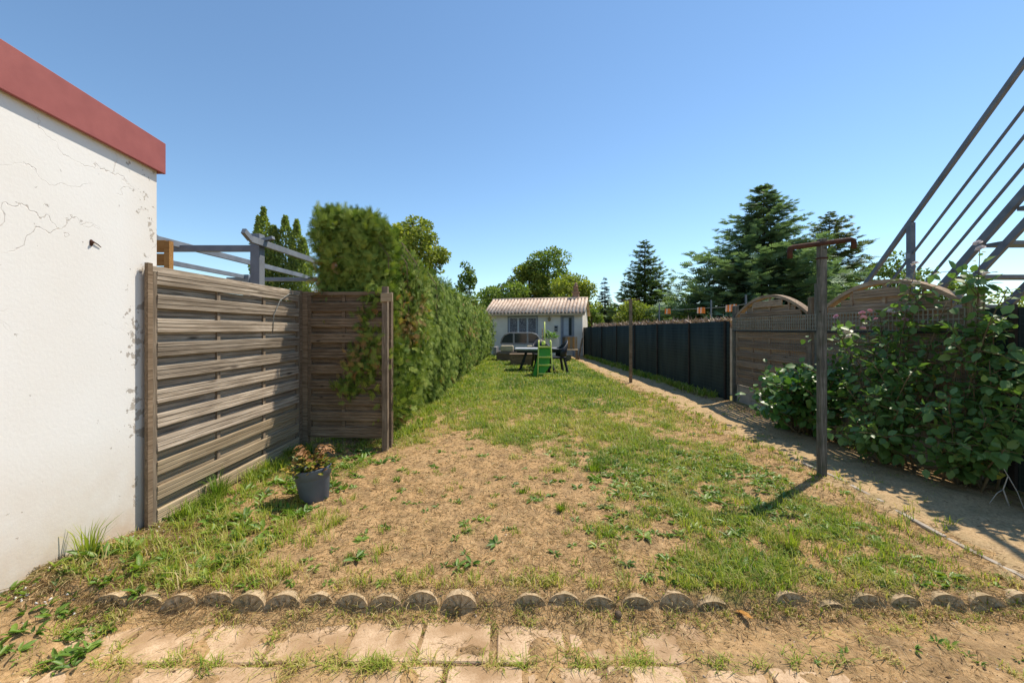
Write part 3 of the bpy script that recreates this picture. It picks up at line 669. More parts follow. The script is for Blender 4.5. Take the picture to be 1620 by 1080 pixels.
# walls with openings
m_ = MB()
zw0, zw1, zd1 = 1.02, 2.03, 2.07
for (a, b, z0, z1) in ((HLn, wx0, 0, EH), (wx0, wx1, 0, zw0), (wx0, wx1, zw1, EH), (wx1, dx0, 0, EH), (dx0, dx1, zd1, EH), (dx1, 0, 0, EH)):
    m_.box(a, b, 0, 0.16, z0 - (0.1 if z0 == 0 else 0), z1)
m_.box(HLn, 0, D - 0.16, D, -0.1, EH)
for a in (HLn, -0.16): m_.box(a, a + 0.16, 0.16, D - 0.16, -0.1, EH)
for a in (HLn, -0.16):
    m_.add([(x, y, z) for x in (a, a + 0.16) for (y, z) in ((0.0, EH), (D, EH), (D / 2, RHt - 0.06))], [(0, 1, 2), (5, 4, 3), (0, 3, 4, 1), (1, 4, 5, 2), (2, 5, 3, 0)])
m_.build('wall', MAT['hwall'], house)
MB().box(HLn - 0.012, 0.012, -0.012, -0.002, -0.05, 0.38).build('plinth', mottled('stained_plinth', (0.36, 0.33, 0.28), (0.5, 0.47, 0.42), 5), house)
# roof
t = NT('pink_canal_tile'); co = t.coord(rand=False); nz = t.noise(co, 4, 6, 0.7)
c = t.ramp(nz, [(0.3, (0.28, 0.20, 0.15)), (0.48, (0.54, 0.42, 0.33)), (0.7, (0.68, 0.58, 0.48))]); t.bump(nz, 0.5, 0.02); MAT['tile'] = t.base(c, 0.9, 0.1)
roof = empty('roof'); roof.parent = house
for sgn, nm in ((0, 'front'), (1, 'back')):
    ya, yb = (-0.28, D / 2) if sgn == 0 else (D + 0.28, D / 2)
    za = EH - 0.06
    nx_ = int((-HLn + 0.42) / 0.185); V = []; Fs = []; rows = 1
    for i in range(nx_):
        x = HLn - 0.2 + i * 0.185
        for r_ in range(rows):
            u0, u1 = r_ / rows, (r_ + 1.0) / rows
            b = len(V)
            for (u, rad) in ((u0, 0.066), (min(u1, 1.02), 0.062)):
                yy, zz = ya + (yb - ya) * u, za + (RHt - za) * u + 0.05 + (0.006 if u == u0 else 0)
                for k in range(6):
                    a = math.pi * k / 5; V.append((x + 0.0825 + rad * 1.05 * math.cos(a), yy, zz + rad * math.sin(a)))
            Fs += [(b + k, b + k + 1, b + 7 + k, b + 6 + k) for k in range(5)]
    o = MB().add(V, Fs).build('roof_tiles', MAT['tile'], roof, True); o['kind'] = 'stuff'
    so = o.modifiers.new('thick', 'SOLIDIFY'); so.thickness = 0.012
    m_ = MB(); m_.add([(x, y, z) for x in (HLn - 0.2, 0.14) for (y, z) in ((ya, za), (yb, RHt), (yb, RHt + 0.045), (ya, za + 0.045))],
        [(0, 1, 2, 3), (7, 6, 5, 4), (0, 4, 5, 1), (1, 5, 6, 2), (2, 6, 7, 3), (3, 7, 4, 0)])
    m_.build('roof_deck', MAT['tile'], roof)
MB().tube([(HLn - 0.22, D / 2, RHt + 0.05), (0.15, D / 2, RHt + 0.05)], 0.085, 8).build('ridge_tiles', MAT['tile'], roof, True)
MB().box(HLn - 0.2, 0.14, -0.305, -0.283, EH - 0.11, EH - 0.01).build('eave_board', MAT['wood_tan'], roof)
cx_ = hx(905) ; MAT['brick'] = mottled('brown_brick', (0.24, 0.13, 0.085), (0.34, 0.21, 0.14), 14, 0.9, 40, 0.6)
chim = empty('chimney', (cx_, D / 2 + 0.2, 0)); chim.parent = house
MB().box(-0.17, 0.17, -0.17, 0.17, 2.5, 3.3).build('stack', MAT['brick'], chim, bevel=0.01)
MB().box(-0.20, 0.20, -0.20, 0.20, 3.30, 3.36).build('crown', MAT['brick'], chim)
MB().lathe([(0.13, 3.36), (0.13, 3.46), (0.16, 3.47), (0.16, 3.5), (0.10, 3.52), (0.12, 3.62), (0.15, 3.63), (0.13, 3.67), (0.075, 3.7), (0.09, 3.78), (0.05, 3.86), (0.0, 3.88)], 14).build('cowl', MAT['brick'], chim, True)
# window of three casements with lace
t = NT('lace_curtain'); co = t.coord(); vo = t.n('ShaderNodeTexVoronoi'); t.set(vo.inputs['Vector'], co); vo.inputs['Scale'].default_value = 26
c = t.mix(t.ramp(vo.outputs['Distance'], [(0.25, 0.0), (0.5, 1.0)]), (0.40, 0.40, 0.43), (0.10, 0.10, 0.12)); MAT['lace'] = t.base(c, 0.9)
MAT['casement'] = mottled('pale_grey_casement', (0.42, 0.44, 0.48), (0.50, 0.52, 0.56), 6, 0.6)
win = empty('window', ((wx0 + wx1) / 2, 0.06, (zw0 + zw1) / 2)); win.parent = house
ww, wh = (wx1 - wx0) / 2, (zw1 - zw0) / 2
fm = MB()
fm.box(-ww, ww, -0.075, 0.03, wh - 0.06, wh).box(-ww, ww, -0.075, 0.03, -wh, -wh + 0.06).box(-ww, -ww + 0.07, -0.075, 0.03, -wh + 0.06, wh - 0.06).box(ww - 0.07, ww, -0.075, 0.03, -wh + 0.06, wh - 0.06)
fm.build('frame', MAT['blue_paint'], win)
for k in range(3):
    a = -ww + 0.07 + k * (2 * ww - 0.14) / 3; b = a + (2 * ww - 0.14) / 3
    MB().box(a, a + 0.045, -0.03, 0.02, -wh + 0.06, wh - 0.06).box(b - 0.045, b, -0.03, 0.02, -wh + 0.06, wh - 0.06).box(a + 0.045, b - 0.045, -0.03, 0.02, wh - 0.12, wh - 0.06).box(a + 0.045, b - 0.045, -0.03, 0.02, -wh + 0.06, -wh + 0.12).build('casement', MAT['casement'], win)
    MB().box(a + 0.045, b - 0.045, 0.0, 0.006, -wh + 0.12, wh - 0.12).build('pane', MAT['lace'], win)
MB().box(-ww - 0.05, ww + 0.05, -0.16, 0.03, -wh - 0.06, -wh - 0.002).build('sill', MAT['hwall'], win)
door = empty('door', ((dx0 + dx1) / 2, 0.06, 0)); door.parent = house
dw = (dx1 - dx0) / 2
MB().box(-dw, -dw + 0.08, -0.08, 0.04, 0, zd1).box(dw - 0.08, dw, -0.08, 0.04, 0, zd1).box(-dw + 0.08, dw - 0.08, -0.08, 0.04, zd1 - 0.08, zd1).build('frame', MAT['blue_paint'], door)
MB().box(-dw + 0.08, dw - 0.08, -0.01, 0.03, 0, 0.95).build('lower_panel', MAT['wood_brown'], door)
MB().box(-dw + 0.08, -dw + 0.14, -0.02, 0.03, 0.95, zd1 - 0.08).box(dw - 0.14, dw - 0.08, -0.02, 0.03, 0.95, zd1 - 0.08).box(-dw + 0.14, dw - 0.14, -0.02, 0.03, 0.95, 1.02).box(-dw + 0.14, dw - 0.14, -0.02, 0.03, zd1 - 0.15, zd1 - 0.08).build('leaf_frame', MAT['blue_paint'], door)
MB().box(-dw + 0.14, 0.04, 0.0, 0.008, 1.02, zd1 - 0.15).build('pane', mottled('pale_net_curtain', (0.36, 0.40, 0.45), (0.46, 0.50, 0.55), 5), door)
MB().box(0.07, dw - 0.14, 0.0, 0.008, 1.02, zd1 - 0.15).build('pane', MAT['glass'], door)
MB().box(0.04, 0.07, -0.015, 0.012, 1.02, zd1 - 0.15).build('glazing_bar', MAT['blue_paint'], door)
ln = empty('wall_lantern', (hx(869.5), 0, 1.86)); ln.parent = house
MB().box(-0.015, 0.015, -0.12, 0, 0.06, 0.09).build('bracket', MAT['black_plastic'], ln)
MB().lathe([(0.02, -0.12), (0.06, -0.10), (0.08, 0.02), (0.09, 0.03), (0.02, 0.08)], 8, (0, -0.11, 0)).build('lantern_body', mottled('brass', (0.2, 0.15, 0.07), (0.3, 0.23, 0.12), 9, 0.5), ln)
mbx = empty('letter_box', (hx(880), 0, 1.36)); mbx.parent = house
MB().box(-0.09, 0.09, -0.07, 0, -0.16, 0.17).build('case', mottled('grey_case', (0.28, 0.28, 0.27), (0.36, 0.36, 0.35), 8), mbx, bevel=0.01)
MB().box(-0.07, 0.07, -0.078, -0.071, 0.03, 0.12).box(-0.06, 0.06, -0.078, -0.071, -0.10, -0.04).build('slot', MAT['black_plastic'], mbx)

# ------------------------------------------------------------------ furniture before the house
sofa = tag(empty('garden_sofa', (0.36, 17.8, 0), R(-4)), 'dark garden sofa with rounded back panels and cream cushions below the window', 'sofa')
W = 0.98
MB().box(-W, W, -0.45, 0.40, 0.05, 0.30).build('base', MAT['wood_brown'], sofa, bevel=0.01)
MB().box(-W + 0.02, W - 0.02, -0.46, 0.38, 0.305, 0.40).build('seat_frame', mottled('taupe_frame', (0.16, 0.125, 0.10), (0.22, 0.18, 0.15), 7), sofa, bevel=0.01)
for s_ in (-1, 1):
    MB().box(s_ * 0.55 - 0.27, s_ * 0.55 + 0.27, -0.40, -0.12, 0.405, 0.66).build('cushion', MAT['cream'], sofa, bevel=0.05)
MB().box(-0.26, 0.26, -0.38, -0.10, 0.405, 0.50).build('seat_pad', MAT['black_plastic'], sofa, bevel=0.02)
MAT['frame_grey'] = mottled('grey_frame', (0.22, 0.215, 0.21), (0.30, 0.29, 0.285), 6, 0.5)
bk = empty('backrest', (0, 0.2, 0.68)); bk.parent = sofa
MB().box(-W + 0.12, W - 0.12, -0.02, 0.02, 0, 0.06).build('lower_rail', MAT['frame_grey'], bk)
outl = [(-W + 0.12, 0.06), (-W + 0.17, 0.26), (-W + 0.30, 0.43), (-W + 0.5, 0.5), (W - 0.5, 0.5), (W - 0.30, 0.43), (W - 0.17, 0.26), (W - 0.12, 0.06)]
MB().tube([(x, 0, z) for x, z in outl], 0.028, 8).build('back_frame', MAT['frame_grey'], bk, True)
for x in (-0.30, 0.30): MB().box(x - 0.03, x + 0.03, -0.02, 0.02, 0.055, 0.5).build('upright', MAT['frame_grey'], bk)
for (a, b) in ((0, 1), (1, 2), (2, 3)):
    xa, xb = (-W + 0.14, -0.33, 0.33, W - 0.14)[a], (-0.33, -0.33, 0.33, W - 0.14)[b] if a != 1 else 0.27
    if a == 1: xa = -0.27
    pl = {0: [(-W + 0.15, 0.065), (-0.335, 0.065), (-0.335, 0.47), (-W + 0.5, 0.47), (-W + 0.31, 0.40), (-W + 0.2, 0.25)],
          1: [(-0.265, 0.065), (0.265, 0.065), (0.265, 0.47), (-0.265, 0.47)],
          2: [(0.335, 0.065), (W - 0.15, 0.065), (W - 0.2, 0.25), (W - 0.31, 0.40), (W - 0.5, 0.47), (0.335, 0.47)]}[a]
    MB().prism(pl, -0.008, 0.008).build('back_panel', MAT['glass'], bk)
MB().box(-W - 0.14, -W - 0.002, -0.42, 0.36, 0.28, 0.60).build('armrest', MAT['frame_grey'], sofa, bevel=0.015)
lt = tag(empty('low_table', (0.36, 15.6, 0)), 'low dark brown box table in front of the garden sofa', 'table')
MB().box(-0.42, 0.42, -0.28, 0.28, 0.0, 0.40).build('body', MAT['wood_brown'], lt, bevel=0.01)
MB().box(-0.45, 0.45, -0.31, 0.31, 0.402, 0.43).build('top', MAT['wood_brown'], lt, bevel=0.006)
tb = tag(empty('garden_table', (0.80, 13.65, 0), R(-3)), 'garden table with pale grey top and splayed black legs on the lawn', 'table')
MB().box(-0.70, 0.72, -0.42, 0.42, 0.685, 0.735).build('tabletop', MAT['tabletop'], tb, bevel=0.015)
MB().box(-0.62, 0.62, -0.34, 0.34, 0.60, 0.683).build('apron', MAT['black_plastic'], tb)
for sx_ in (-1, 1):
    for sy in (-1, 1):
        MB().bar((sx_ * 0.33, sy * 0.22, 0.60), (sx_ * (0.55 if sx_ < 0 else 0.58), sy * 0.36, -0.01), 0.075, 0.05).build('leg', MAT['black_plastic'], tb)
    MB().bar((sx_ * 0.40, -0.22, 0.3), (sx_ * 0.40, 0.22, 0.3), 0.05, 0.05).build('stretcher', MAT['black_plastic'], tb)
def plastic_chair(loc, rz, label):
    c = tag(empty('plastic_chair', loc, rz), label, 'chair', 'black plastic chairs by the table'); c.scale = (1.12,) * 3
    MB().box(-0.25, 0.25, -0.24, 0.24, 0.40, 0.45).build('seat', MAT['black_plastic'], c, bevel=0.02)
    n = 9; V = []; Fs = []
    for i in range(n):
        a = math.pi * (0.05 + 0.9 * i / (n - 1)); x, y = -0.29 * math.cos(a), 0.02 + 0.27 * math.sin(a)
        zt = 0.66 + 0.24 * math.sin(a) ** 2.2
        for r_ in (1.0, 0.90): V += [(x * r_, y * r_, 0.45), (x * r_, (y + 0.05 * math.sin(a)) * r_, zt)]
    for i in range(n - 1):
        p, q = 4 * i, 4 * i + 4
        Fs += [(p, q, q + 1, p + 1), (p + 2, p + 3, q + 3, q + 2), (p + 1, q + 1, q + 3, p + 3), (p, p + 2, q + 2, q)]
    Fs += [(0, 1, 3, 2), (4 * n - 4, 4 * n - 2, 4 * n - 1, 4 * n - 3)]
    MB().add(V, Fs).build('backrest', MAT['black_plastic'], c, True)
    for sx_ in (-1, 1):
        for sy in (-1, 1): MB().bar((sx_ * 0.2, sy * 0.19, 0.41), (sx_ * 0.26, sy * 0.27, -0.005), 0.05, 0.05).build('leg', MAT['black_plastic'], c)
        MB().box(sx_ * 0.27 - 0.03, sx_ * 0.27 + 0.03, -0.22, 0.1, 0.64, 0.67).build('armrest', MAT['black_plastic'], c, bevel=0.01)
plastic_chair((1.36, 12.95, 0), R(-82), 'black plastic chair turned sideways at the end of the garden table')
plastic_chair((1.02, 14.45, 0), R(8), 'black plastic chair pushed in behind the garden table')
sl = tag(empty('childrens_slide', (0.93, 11.75, 0), R(-2)), 'small green children slide with lime ladder standing on the grass', 'slide')
for s_ in (-1, 1):
    MB().tube([(s_ * 0.205, -0.06, -0.02), (s_ * 0.19, 0.05, 0.45), (s_ * 0.175, 0.16, 0.86), (s_ * 0.175, 0.19, 0.98), (s_ * 0.165, 0.26, 1.02), (s_ * 0.16, 0.36, 0.96)], 0.02, 8).build('ladder_rail', MAT['lime'], sl, True)
for z in (0.10, 0.34, 0.56, 0.84):
    hw = 0.2 - 0.03 * z; MB().box(-hw, hw, -0.045 + z * 0.24 - 0.035, -0.045 + z * 0.24 + 0.035, z - 0.02, z + 0.02).build('rung', MAT['lime'], sl, bevel=0.008)
pts = [(0.25, 0.86), (0.4, 0.80), (0.7, 0.52), (1.0, 0.26), (1.25, 0.12), (1.42, 0.10)]; V = []; Fs = []
for (y, z) in pts: V += [(-0.17, y, z + 0.11), (-0.16, y, z), (0.16, y, z), (0.17, y, z + 0.11), (-0.19, y, z + 0.11), (-0.18, y, z - 0.02), (0.18, y, z - 0.02), (0.19, y, z + 0.11)]
for i in range(len(pts) - 1):
    p = 8 * i; q = p + 8
    Fs += [(p, p + 1, q + 1, q), (p + 1, p + 2, q + 2, q + 1), (p + 2, p + 3, q + 3, q + 2), (p + 4, q + 4, q + 5, p + 5), (p + 5, q + 5, q + 6, p + 6), (p + 6, q + 6, q + 7, p + 7), (p, q, q + 4, p + 4), (p + 3, p + 7, q + 7, q + 3)]
MB().add(V, Fs).build('chute', MAT['green_plastic'], sl, True)
MB().add([(-0.36, 0.06, 0.0), (-0.14, 0.02, 0.0), (-0.08, 0.06, 0.0), (0.13, 0.10, 0.28), (0.15, 0.18, 0.78), (-0.15, 0.18, 0.78), (-0.36, 0.10, 0), (0.13, 0.16, 0.28), (0.15, 0.24, 0.78), (-0.15, 0.24, 0.78), (-0.08, 0.10, 0)],
         [(0, 1, 2, 3, 4, 5), (6, 9, 8, 7, 10), (0, 5, 9, 6), (5, 4, 8, 9), (4, 3, 7, 8), (3, 2, 10, 7), (0, 6, 10, 2, 1)]).build('side_support', MAT['green_plastic'], sl)
MB().lathe([(0.05, 0), (0.055, 0.02), (0.05, 0.10), (0.0, 0.11)], 12, (-0.03, 0.3, 0.9)).build('top_grip', MAT['lime'], sl, True)
# planter with plant, broom handles, wooden chair, bucket
pl = tag(empty('planter_box', (P(871, 540, 19.4).x, 19.4, 0)), 'pale planter box with a bright green plant before the house wall', 'planter')
MB().box(-0.36, 0.36, -0.16, 0.16, 0.0, 0.92).build('box', MAT['white_paint'], pl, bevel=0.01)
def tuft_leaves(n, r, h, size, seed):
    g = np.random.default_rng(seed); a = g.uniform(0, 6.28, n); rr = r * np.sqrt(g.uniform(0, 1, n))
    pos = np.stack([rr * np.cos(a), rr * np.sin(a), h * g.uniform(0, 1, n) * (1 - (rr / r) ** 2 * 0.6)], -1)
    d = nrm(np.stack([np.cos(a), np.sin(a), g.uniform(-0.2, 1, n)], -1))
    return pos, d, g.uniform(0.7, 1.3, n) * size, g.uniform(0, 1, n)
LEAF = (np.array([[0, 0, 0], [0.3, 0.27, 0.05], [0.68, 0.22, 0.02], [1, 0, -0.10], [0.68, -0.22, 0.02], [0.3, -0.27, 0.05], [0.3, 0, -0.02], [0.68, 0, -0.04]], float),
        np.array([[0, 6, 1], [6, 7, 1], [1, 7, 2], [7, 3, 2], [0, 5, 6], [6, 5, 7], [5, 4, 7], [7, 4, 3]]))
def leafy(name, pos, d, size, tint, m, parent, T=LEAF, aspect=1.0):
    up = nrm(np.array([0, 0, 1.0]) + rng.normal(0, 0.35, (len(pos), 3)))
    V, Fc, tv = scatter(T, pos, basis(d, up), np.stack([size, size * aspect, size], -1), tint)
    return link(name, np_mesh(name, V, [Fc], m, {'tint': tv}), None, parent)
p_, d_, s_, t_ = tuft_leaves(140, 0.28, 0.34, 0.16, 3); p_[:, 2] += 0.92
tag(leafy('foliage', p_, d_, s_, t_ * 0.4 + 0.6, MAT['leaf_hyd'], pl), kind='stuff')
for k, (px, py, b) in enumerate(((861.5, 509, 'tall pale yellow broom handle leaning at the planter box'), (858, 519, 'shorter dark broom handle leaning at the planter box'))):
    q = P(px, py, 18.9); br = tag(empty('broom', (q.x, 18.9, 0)), b, 'broom')
    MB().tube([(0, 0, 0.1), (0.01, 0.12, q.z)], 0.028 if k == 0 else 0.022, 8).build('handle', MAT['lime'] if k == 0 else MAT['wood_brown'], br, True)
    MB().box(-0.15, 0.15, -0.03, 0.03, 0.0, 0.11).build('broom_head', MAT['wood_brown'], br)
ch = tag(empty('wooden_chair', (2.60, 18.5, 0), R(-15)), 'light wooden slatted chair beside the house door', 'chair')
for k in range(5): MB().box(-0.27 + k * 0.11, -0.27 + k * 0.11 + 0.095, 0.24, 0.265, 0.45, 1.0).build('back_slat', MAT['wood_orange'] if k % 2 else MAT['wood_tan'], ch)
MB().box(-0.3, 0.3, -0.27, 0.27, 0.41, 0.45).build('seat', MAT['wood_tan'], ch)
for sx_ in (-1, 1):
    for sy in (-1, 1): MB().box(sx_ * 0.26 - 0.025, sx_ * 0.26 + 0.025, sy * 0.23 - 0.025, sy * 0.23 + 0.025, -0.01, 0.41).build('leg', MAT['wood_brown'], ch)
MB().bar((0.36, -0.2, 0.0), (0.52, 0.0, 0.95), 0.06, 0.05).build('armrest', MAT['wood_brown'], ch)
bkt = tag(empty('bucket', (P(898.5, 566, 17.4).x, 17.4, 0)), 'grey bucket standing on the grass beside the wooden chair', 'bucket')
MB().lathe([(0.0, 0.0), (0.12, 0.0), (0.15, 0.28), (0.16, 0.29), (0.14, 0.285), (0.11, 0.02), (0, 0.02)], 16).build('body', MAT['pot'], bkt, True)
MB().tube([(-0.15, 0, 0.28), (-0.12, -0.05, 0.36), (0, -0.07, 0.40), (0.12, -0.05, 0.36), (0.15, 0, 0.28)], 0.006, 6).build('handle', MAT['wire'], bkt)

# ------------------------------------------------------------------ neighbour's washing line with pegs, far roof
wl = tag(empty('washing_line', (4.9, 11.0, 0)), 'neighbouring washing line strung between thin poles above the brush topped wall', 'washing line')
a_, b_, c_ = P(1043, 490, 14.5), P(1125, 487, 11.5), P(1180, 481, 10.0)
for q in (a_, b_, c_): MB().tube([(q.x - 4.9, q.y - 11, -0.1), (q.x - 4.9, q.y - 11, q.z + 0.22)], 0.022, 6).build('pole', MAT['steel_dark'], wl)
for (p, q) in ((a_, b_), (b_, c_)):
    MB().tube([p - Vector((4.9, 11, 0)), (p + q) / 2 - Vector((4.9, 11, 0.02)), q - Vector((4.9, 11, 0))], 0.006, 5).build('line', MAT['wire'], wl)
pk = 0
for (pa, pb, na, nb, nn, lb) in ((a_, b_, 0.16, 0.23, 3, 'orange clothes peg on the washing line just past the farther thin pole'), (a_, b_, 0.80, 0.88, 4, 'orange clothes peg on the washing line just before the nearer thin pole'), (b_, c_, 0.50, 0.72, 5, 'orange and pale clothes peg on the washing line beside the arched panel post')):
    for i in range(nn):
        q = pa.lerp(pb, na + (nb - na) * i / (nn - 1))
        cl = tag(empty('cloth_peg', (q.x, q.y, q.z - 0.015)), lb, 'peg', lb.split(' on the ')[0] + 's ' + lb.split('line ')[1])
        mm = MAT['peg_o'] if pk % 2 == 0 else MAT['peg_w']; pk += 1
        MB().bar((-0.02, 0, 0.04), (-0.03, 0, -0.13), 0.03, 0.03).build('jaw', mm, cl)
        MB().bar((0.02, 0, 0.04), (0.03, 0, -0.13), 0.03, 0.03).build('jaw', MAT['peg_o'], cl)
fh = tag(empty('distant_house', (P(1000, 505, 52).x, 52, 0)), 'distant house with brown gabled roof beyond the screen', 'house')
MB().add([(-1.25, 0, -0.2), (1.25, 0, -0.2), (1.25, 0, 2.5), (0, 0, 3.55), (-1.25, 0, 2.5), (-1.25, 7, -0.2), (1.25, 7, -0.2), (1.25, 7, 2.5), (0, 7, 3.55), (-1.25, 7, 2.5)],
         [(0, 1, 2, 3, 4), (9, 8, 7, 6, 5), (1, 6, 7, 2), (0, 4, 9, 5), (2, 7, 8, 3), (4, 3, 8, 9)]).build('wall', MAT['hwall'], fh)
for s_ in (-1, 1): MB().bar((s_ * 0.78, -0.4, 3.02), (s_ * 0.78, 7.4, 3.02), 1.95, 0.12, (s_ * 0.643, 0, 0.766)).build('roof', mottled('brown_roof', (0.22, 0.12, 0.08), (0.32, 0.2, 0.14), 3), fh)

# ------------------------------------------------------------------ trees
QL = (np.array([[0, 0, 0], [0.45, 0.34, 0.08], [1, 0, 0], [0.45, -0.34, 0.08]], float), np.array([[0, 1, 2], [0, 2, 3]]))
def rhombs(lst):
    V, Fs = [], []
    for (x, y, z, ang, L, w_, dz) in lst:
        b = len(V); c, s = math.cos(ang), math.sin(ang)
        for (u, v_, q) in ((0, 0, 0), (0.5, w_, 0.3 * dz), (1, 0, dz), (0.5, -w_, 0.3 * dz)):
            V.append((x + L * (u * c) - L * v_ * s, y + L * u * s + L * v_ * c, z + q * L))
        Fs += [(b, b + 1, b + 2), (b, b + 2, b + 3)]
    return np.array(V, float), np.array(Fs)
TWIG = rhombs([(0.0, 0, 0, 0, 1, 0.13, -0.08)] + [(0.12 + 0.2 * k, 0, 0, s * 0.85, 0.5 - 0.07 * k, 0.16, 0.06) for k in range(4) for s in (-1, 1)])
FROND = rhombs([(0, 0, 0, 0, 1, 0.045, -0.15)] + [(0.14 + 0.17 * k, 0, 0, s * (0.68 - 0.06 * k), 0.46 - 0.05 * k, 0.09, 0.12 * s) for k in range(4) for s in (-1, 1)])
FROND_S = rhombs([(0, 0, 0, 0, 1, 0.05, -0.1), (0.15, 0, 0, 0.5, 0.6, 0.09, 0.05), (0.25, 0, 0, -0.5, 0.6, 0.09, 0.05), (0.45, 0, 0, 0.45, 0.45, 0.10, 0), (0.5, 0, 0, -0.45, 0.45, 0.10, 0)])

def broadleaf(name, label, x, y, H, rx, zb, m, nclump, nleaf, ls, seed, shape=1.0, group='trees beyond the garden', cl=0.30, lean=0.0, thin=1.0):
    g = np.random.default_rng(seed); root = tag(empty(name, (x, y, 0)), label, 'tree', group)
    cz, rz_ = (H + zb) / 2, (H - zb) / 2
    u = nrm(g.normal(0, 1, (nclump, 3))) * (g.uniform(0.25, 1, (nclump, 1)) ** 0.5)
    taper = 1 - 0.35 * shape * np.clip(u[:, 2], 0, 1)
    cen = np.stack([u[:, 0] * rx * 0.82 * taper + lean * (u[:, 2]), u[:, 1] * rx * 0.82 * taper, cz + u[:, 2] * rz_ * 0.86], -1)
    cr = rx * cl * g.uniform(0.6, 1.35, nclump)
    k = g.choice(nclump, nleaf, p=cr ** 2 / np.sum(cr ** 2))
    dd = nrm(g.normal(0, 1, (nleaf, 3))); rad = g.uniform(0.15, 1.0, (nleaf, 1)) ** 0.45
    pos = cen[k] + dd * rad * cr[k][:, None] * np.array([1.1, 1.1, 0.72])
    d = nrm(dd + g.normal(0, 0.7, (nleaf, 3)) + np.array([0, 0, -0.25])); up = nrm(np.array([0, 0, 0.8]) + dd * 0.6 + g.normal(0, 0.5, (nleaf, 3)))
    tint = np.clip(g.normal(0.5, 0.22, nleaf) + 0.25 * (g.uniform(-1, 1, nclump))[k], 0, 1)
    V, Fc, tv = scatter(QL, pos, basis(d, up), (ls * g.uniform(0.6, 1.3, nleaf))[:, None] * np.ones(3), tint)
    tag(link('crown', np_mesh('crown', V, [Fc], m, {'tint': tv}), None, root), kind='stuff')
    tr = MB(); r0 = (H * 0.022 + 0.04) * thin
    tr.tube([(0, 0, -0.2), (0.02 * H, 0, H * 0.3), (0.01 * H, 0.01, H * 0.6), (lean * 0.5, 0, H * 0.88)], [r0, r0 * 0.8, r0 * 0.5, r0 * 0.15], 8)
    tr.build('trunk', MAT['bark'], root, True)
    lm = MB()
    for i in range(min(nclump, 26)):
        zs = min(max(cen[i][2] - g.uniform(0.15, 0.35) * H, H * 0.12), H * 0.8)
        a0 = Vector((0.01 * H, 0, zs)); b0 = Vector(cen[i]); mid = a0.lerp(b0, 0.5) + Vector((0, 0, -0.03 * H))
        lm.tube([a0, mid, b0], [r0 * 0.35, r0 * 0.22, r0 * 0.06], 5, False)
    lm.build('limbs', MAT['bark'], root, True)
    return root

def conifer(name, label, x, y, H, rad, zb, m, nw, per, seed, droop=0.25, upt=0.15, power=0.85, tw=0.5, group='conifers beyond the garden', nt_=11, irr=0.22, gap=0.0):
    g = np.random.default_rng(seed); root = tag(empty(name, (x, y, 0)), label, 'tree', group)
    MB().tube([(0, 0, -0.2), (0, 0, H * 0.5), (0, 0, H * 0.985)], [H * 0.02 + 0.03, H * 0.012 + 0.02, 0.012], 8).build('trunk', MAT['bark'], root, True)
    pos, dr, sc_, ti = [], [], [], []; lm = MB()
    for i in range(nw):
        f = i / (nw - 1); z = zb + (H - zb) * (f ** 0.95) - 0.02 * H * (f > 0.98)
        Lr = rad * (1 - f) ** power + 0.035 * rad
        n = max(4, int(per * (1 - 0.45 * f)))
        for k in range(n):
            if g.uniform() < gap: continue
            a = 2 * math.pi * (k + g.uniform(-0.35, 0.35)) / n + i * 2.4; L = Lr * (1 + g.uniform(-irr, irr))
            dv = np.array([math.cos(a), math.sin(a), 0]); zz = z + g.uniform(-0.5, 0.5) * (H - zb) / nw
            ns = max(3, int(nt_ * (0.35 + 0.65 * L / rad))); s_ = np.linspace(0.14, 1.0, ns)
            dz = lambda q: (-droop * q + (droop * 0.55 + upt) * q * q) * L
            if L > rad * 0.12:
                lm.tube([np.array([0, 0, zz]), dv * L * 0.5 + [0, 0, zz + dz(0.5)], dv * L * 0.95 + [0, 0, zz + dz(0.95)]], [0.012 * L + 0.01, 0.008 * L + 0.006, 0.004], 4, False)
            side = np.array([-dv[1], dv[0], 0])
            for q in s_:
                for sg in (-1, 0, 1):
                    if sg == 0 and q < 0.5: continue
                    p = dv * L * q + np.array([0, 0, zz + dz(q)])
                    size = 1.55 * tw * (0.30 + 0.75 * L / rad) * (1.15 - 0.55 * q) * g.uniform(0.7, 1.25) * (rad / 4) ** 0.5
                    d = dv * (0.75 + 0.5 * (sg == 0)) + side * sg * g.uniform(0.5, 1.0) + np.array([0, 0, g.uniform(-0.25, 0.18) + upt * q])
                    pos.append(p + g.normal(0, 0.03, 3) * L); dr.append(d); sc_.append(size); ti.append(np.clip(0.25 + 0.5 * q + g.normal(0, 0.18), 0, 1))
    pos, dr, sc_, ti = map(np.array, (pos, dr, sc_, ti)); nn = len(pos)
    up = nrm(np.array([0, 0, 1.0]) + g.normal(0, 0.4, (nn, 3)))
    V, Fc, tv = scatter(TWIG, pos, basis(dr, up), sc_[:, None] * np.ones(3), ti)
    tag(link('crown', np_mesh('crown', V, [Fc], m, {'tint': tv}), None, root), kind='stuff')
    lm.build('limbs', MAT['bark'], root)
    return root
def at(px, py, Y): q = P(px, py, Y); return q.x, Y, q.z

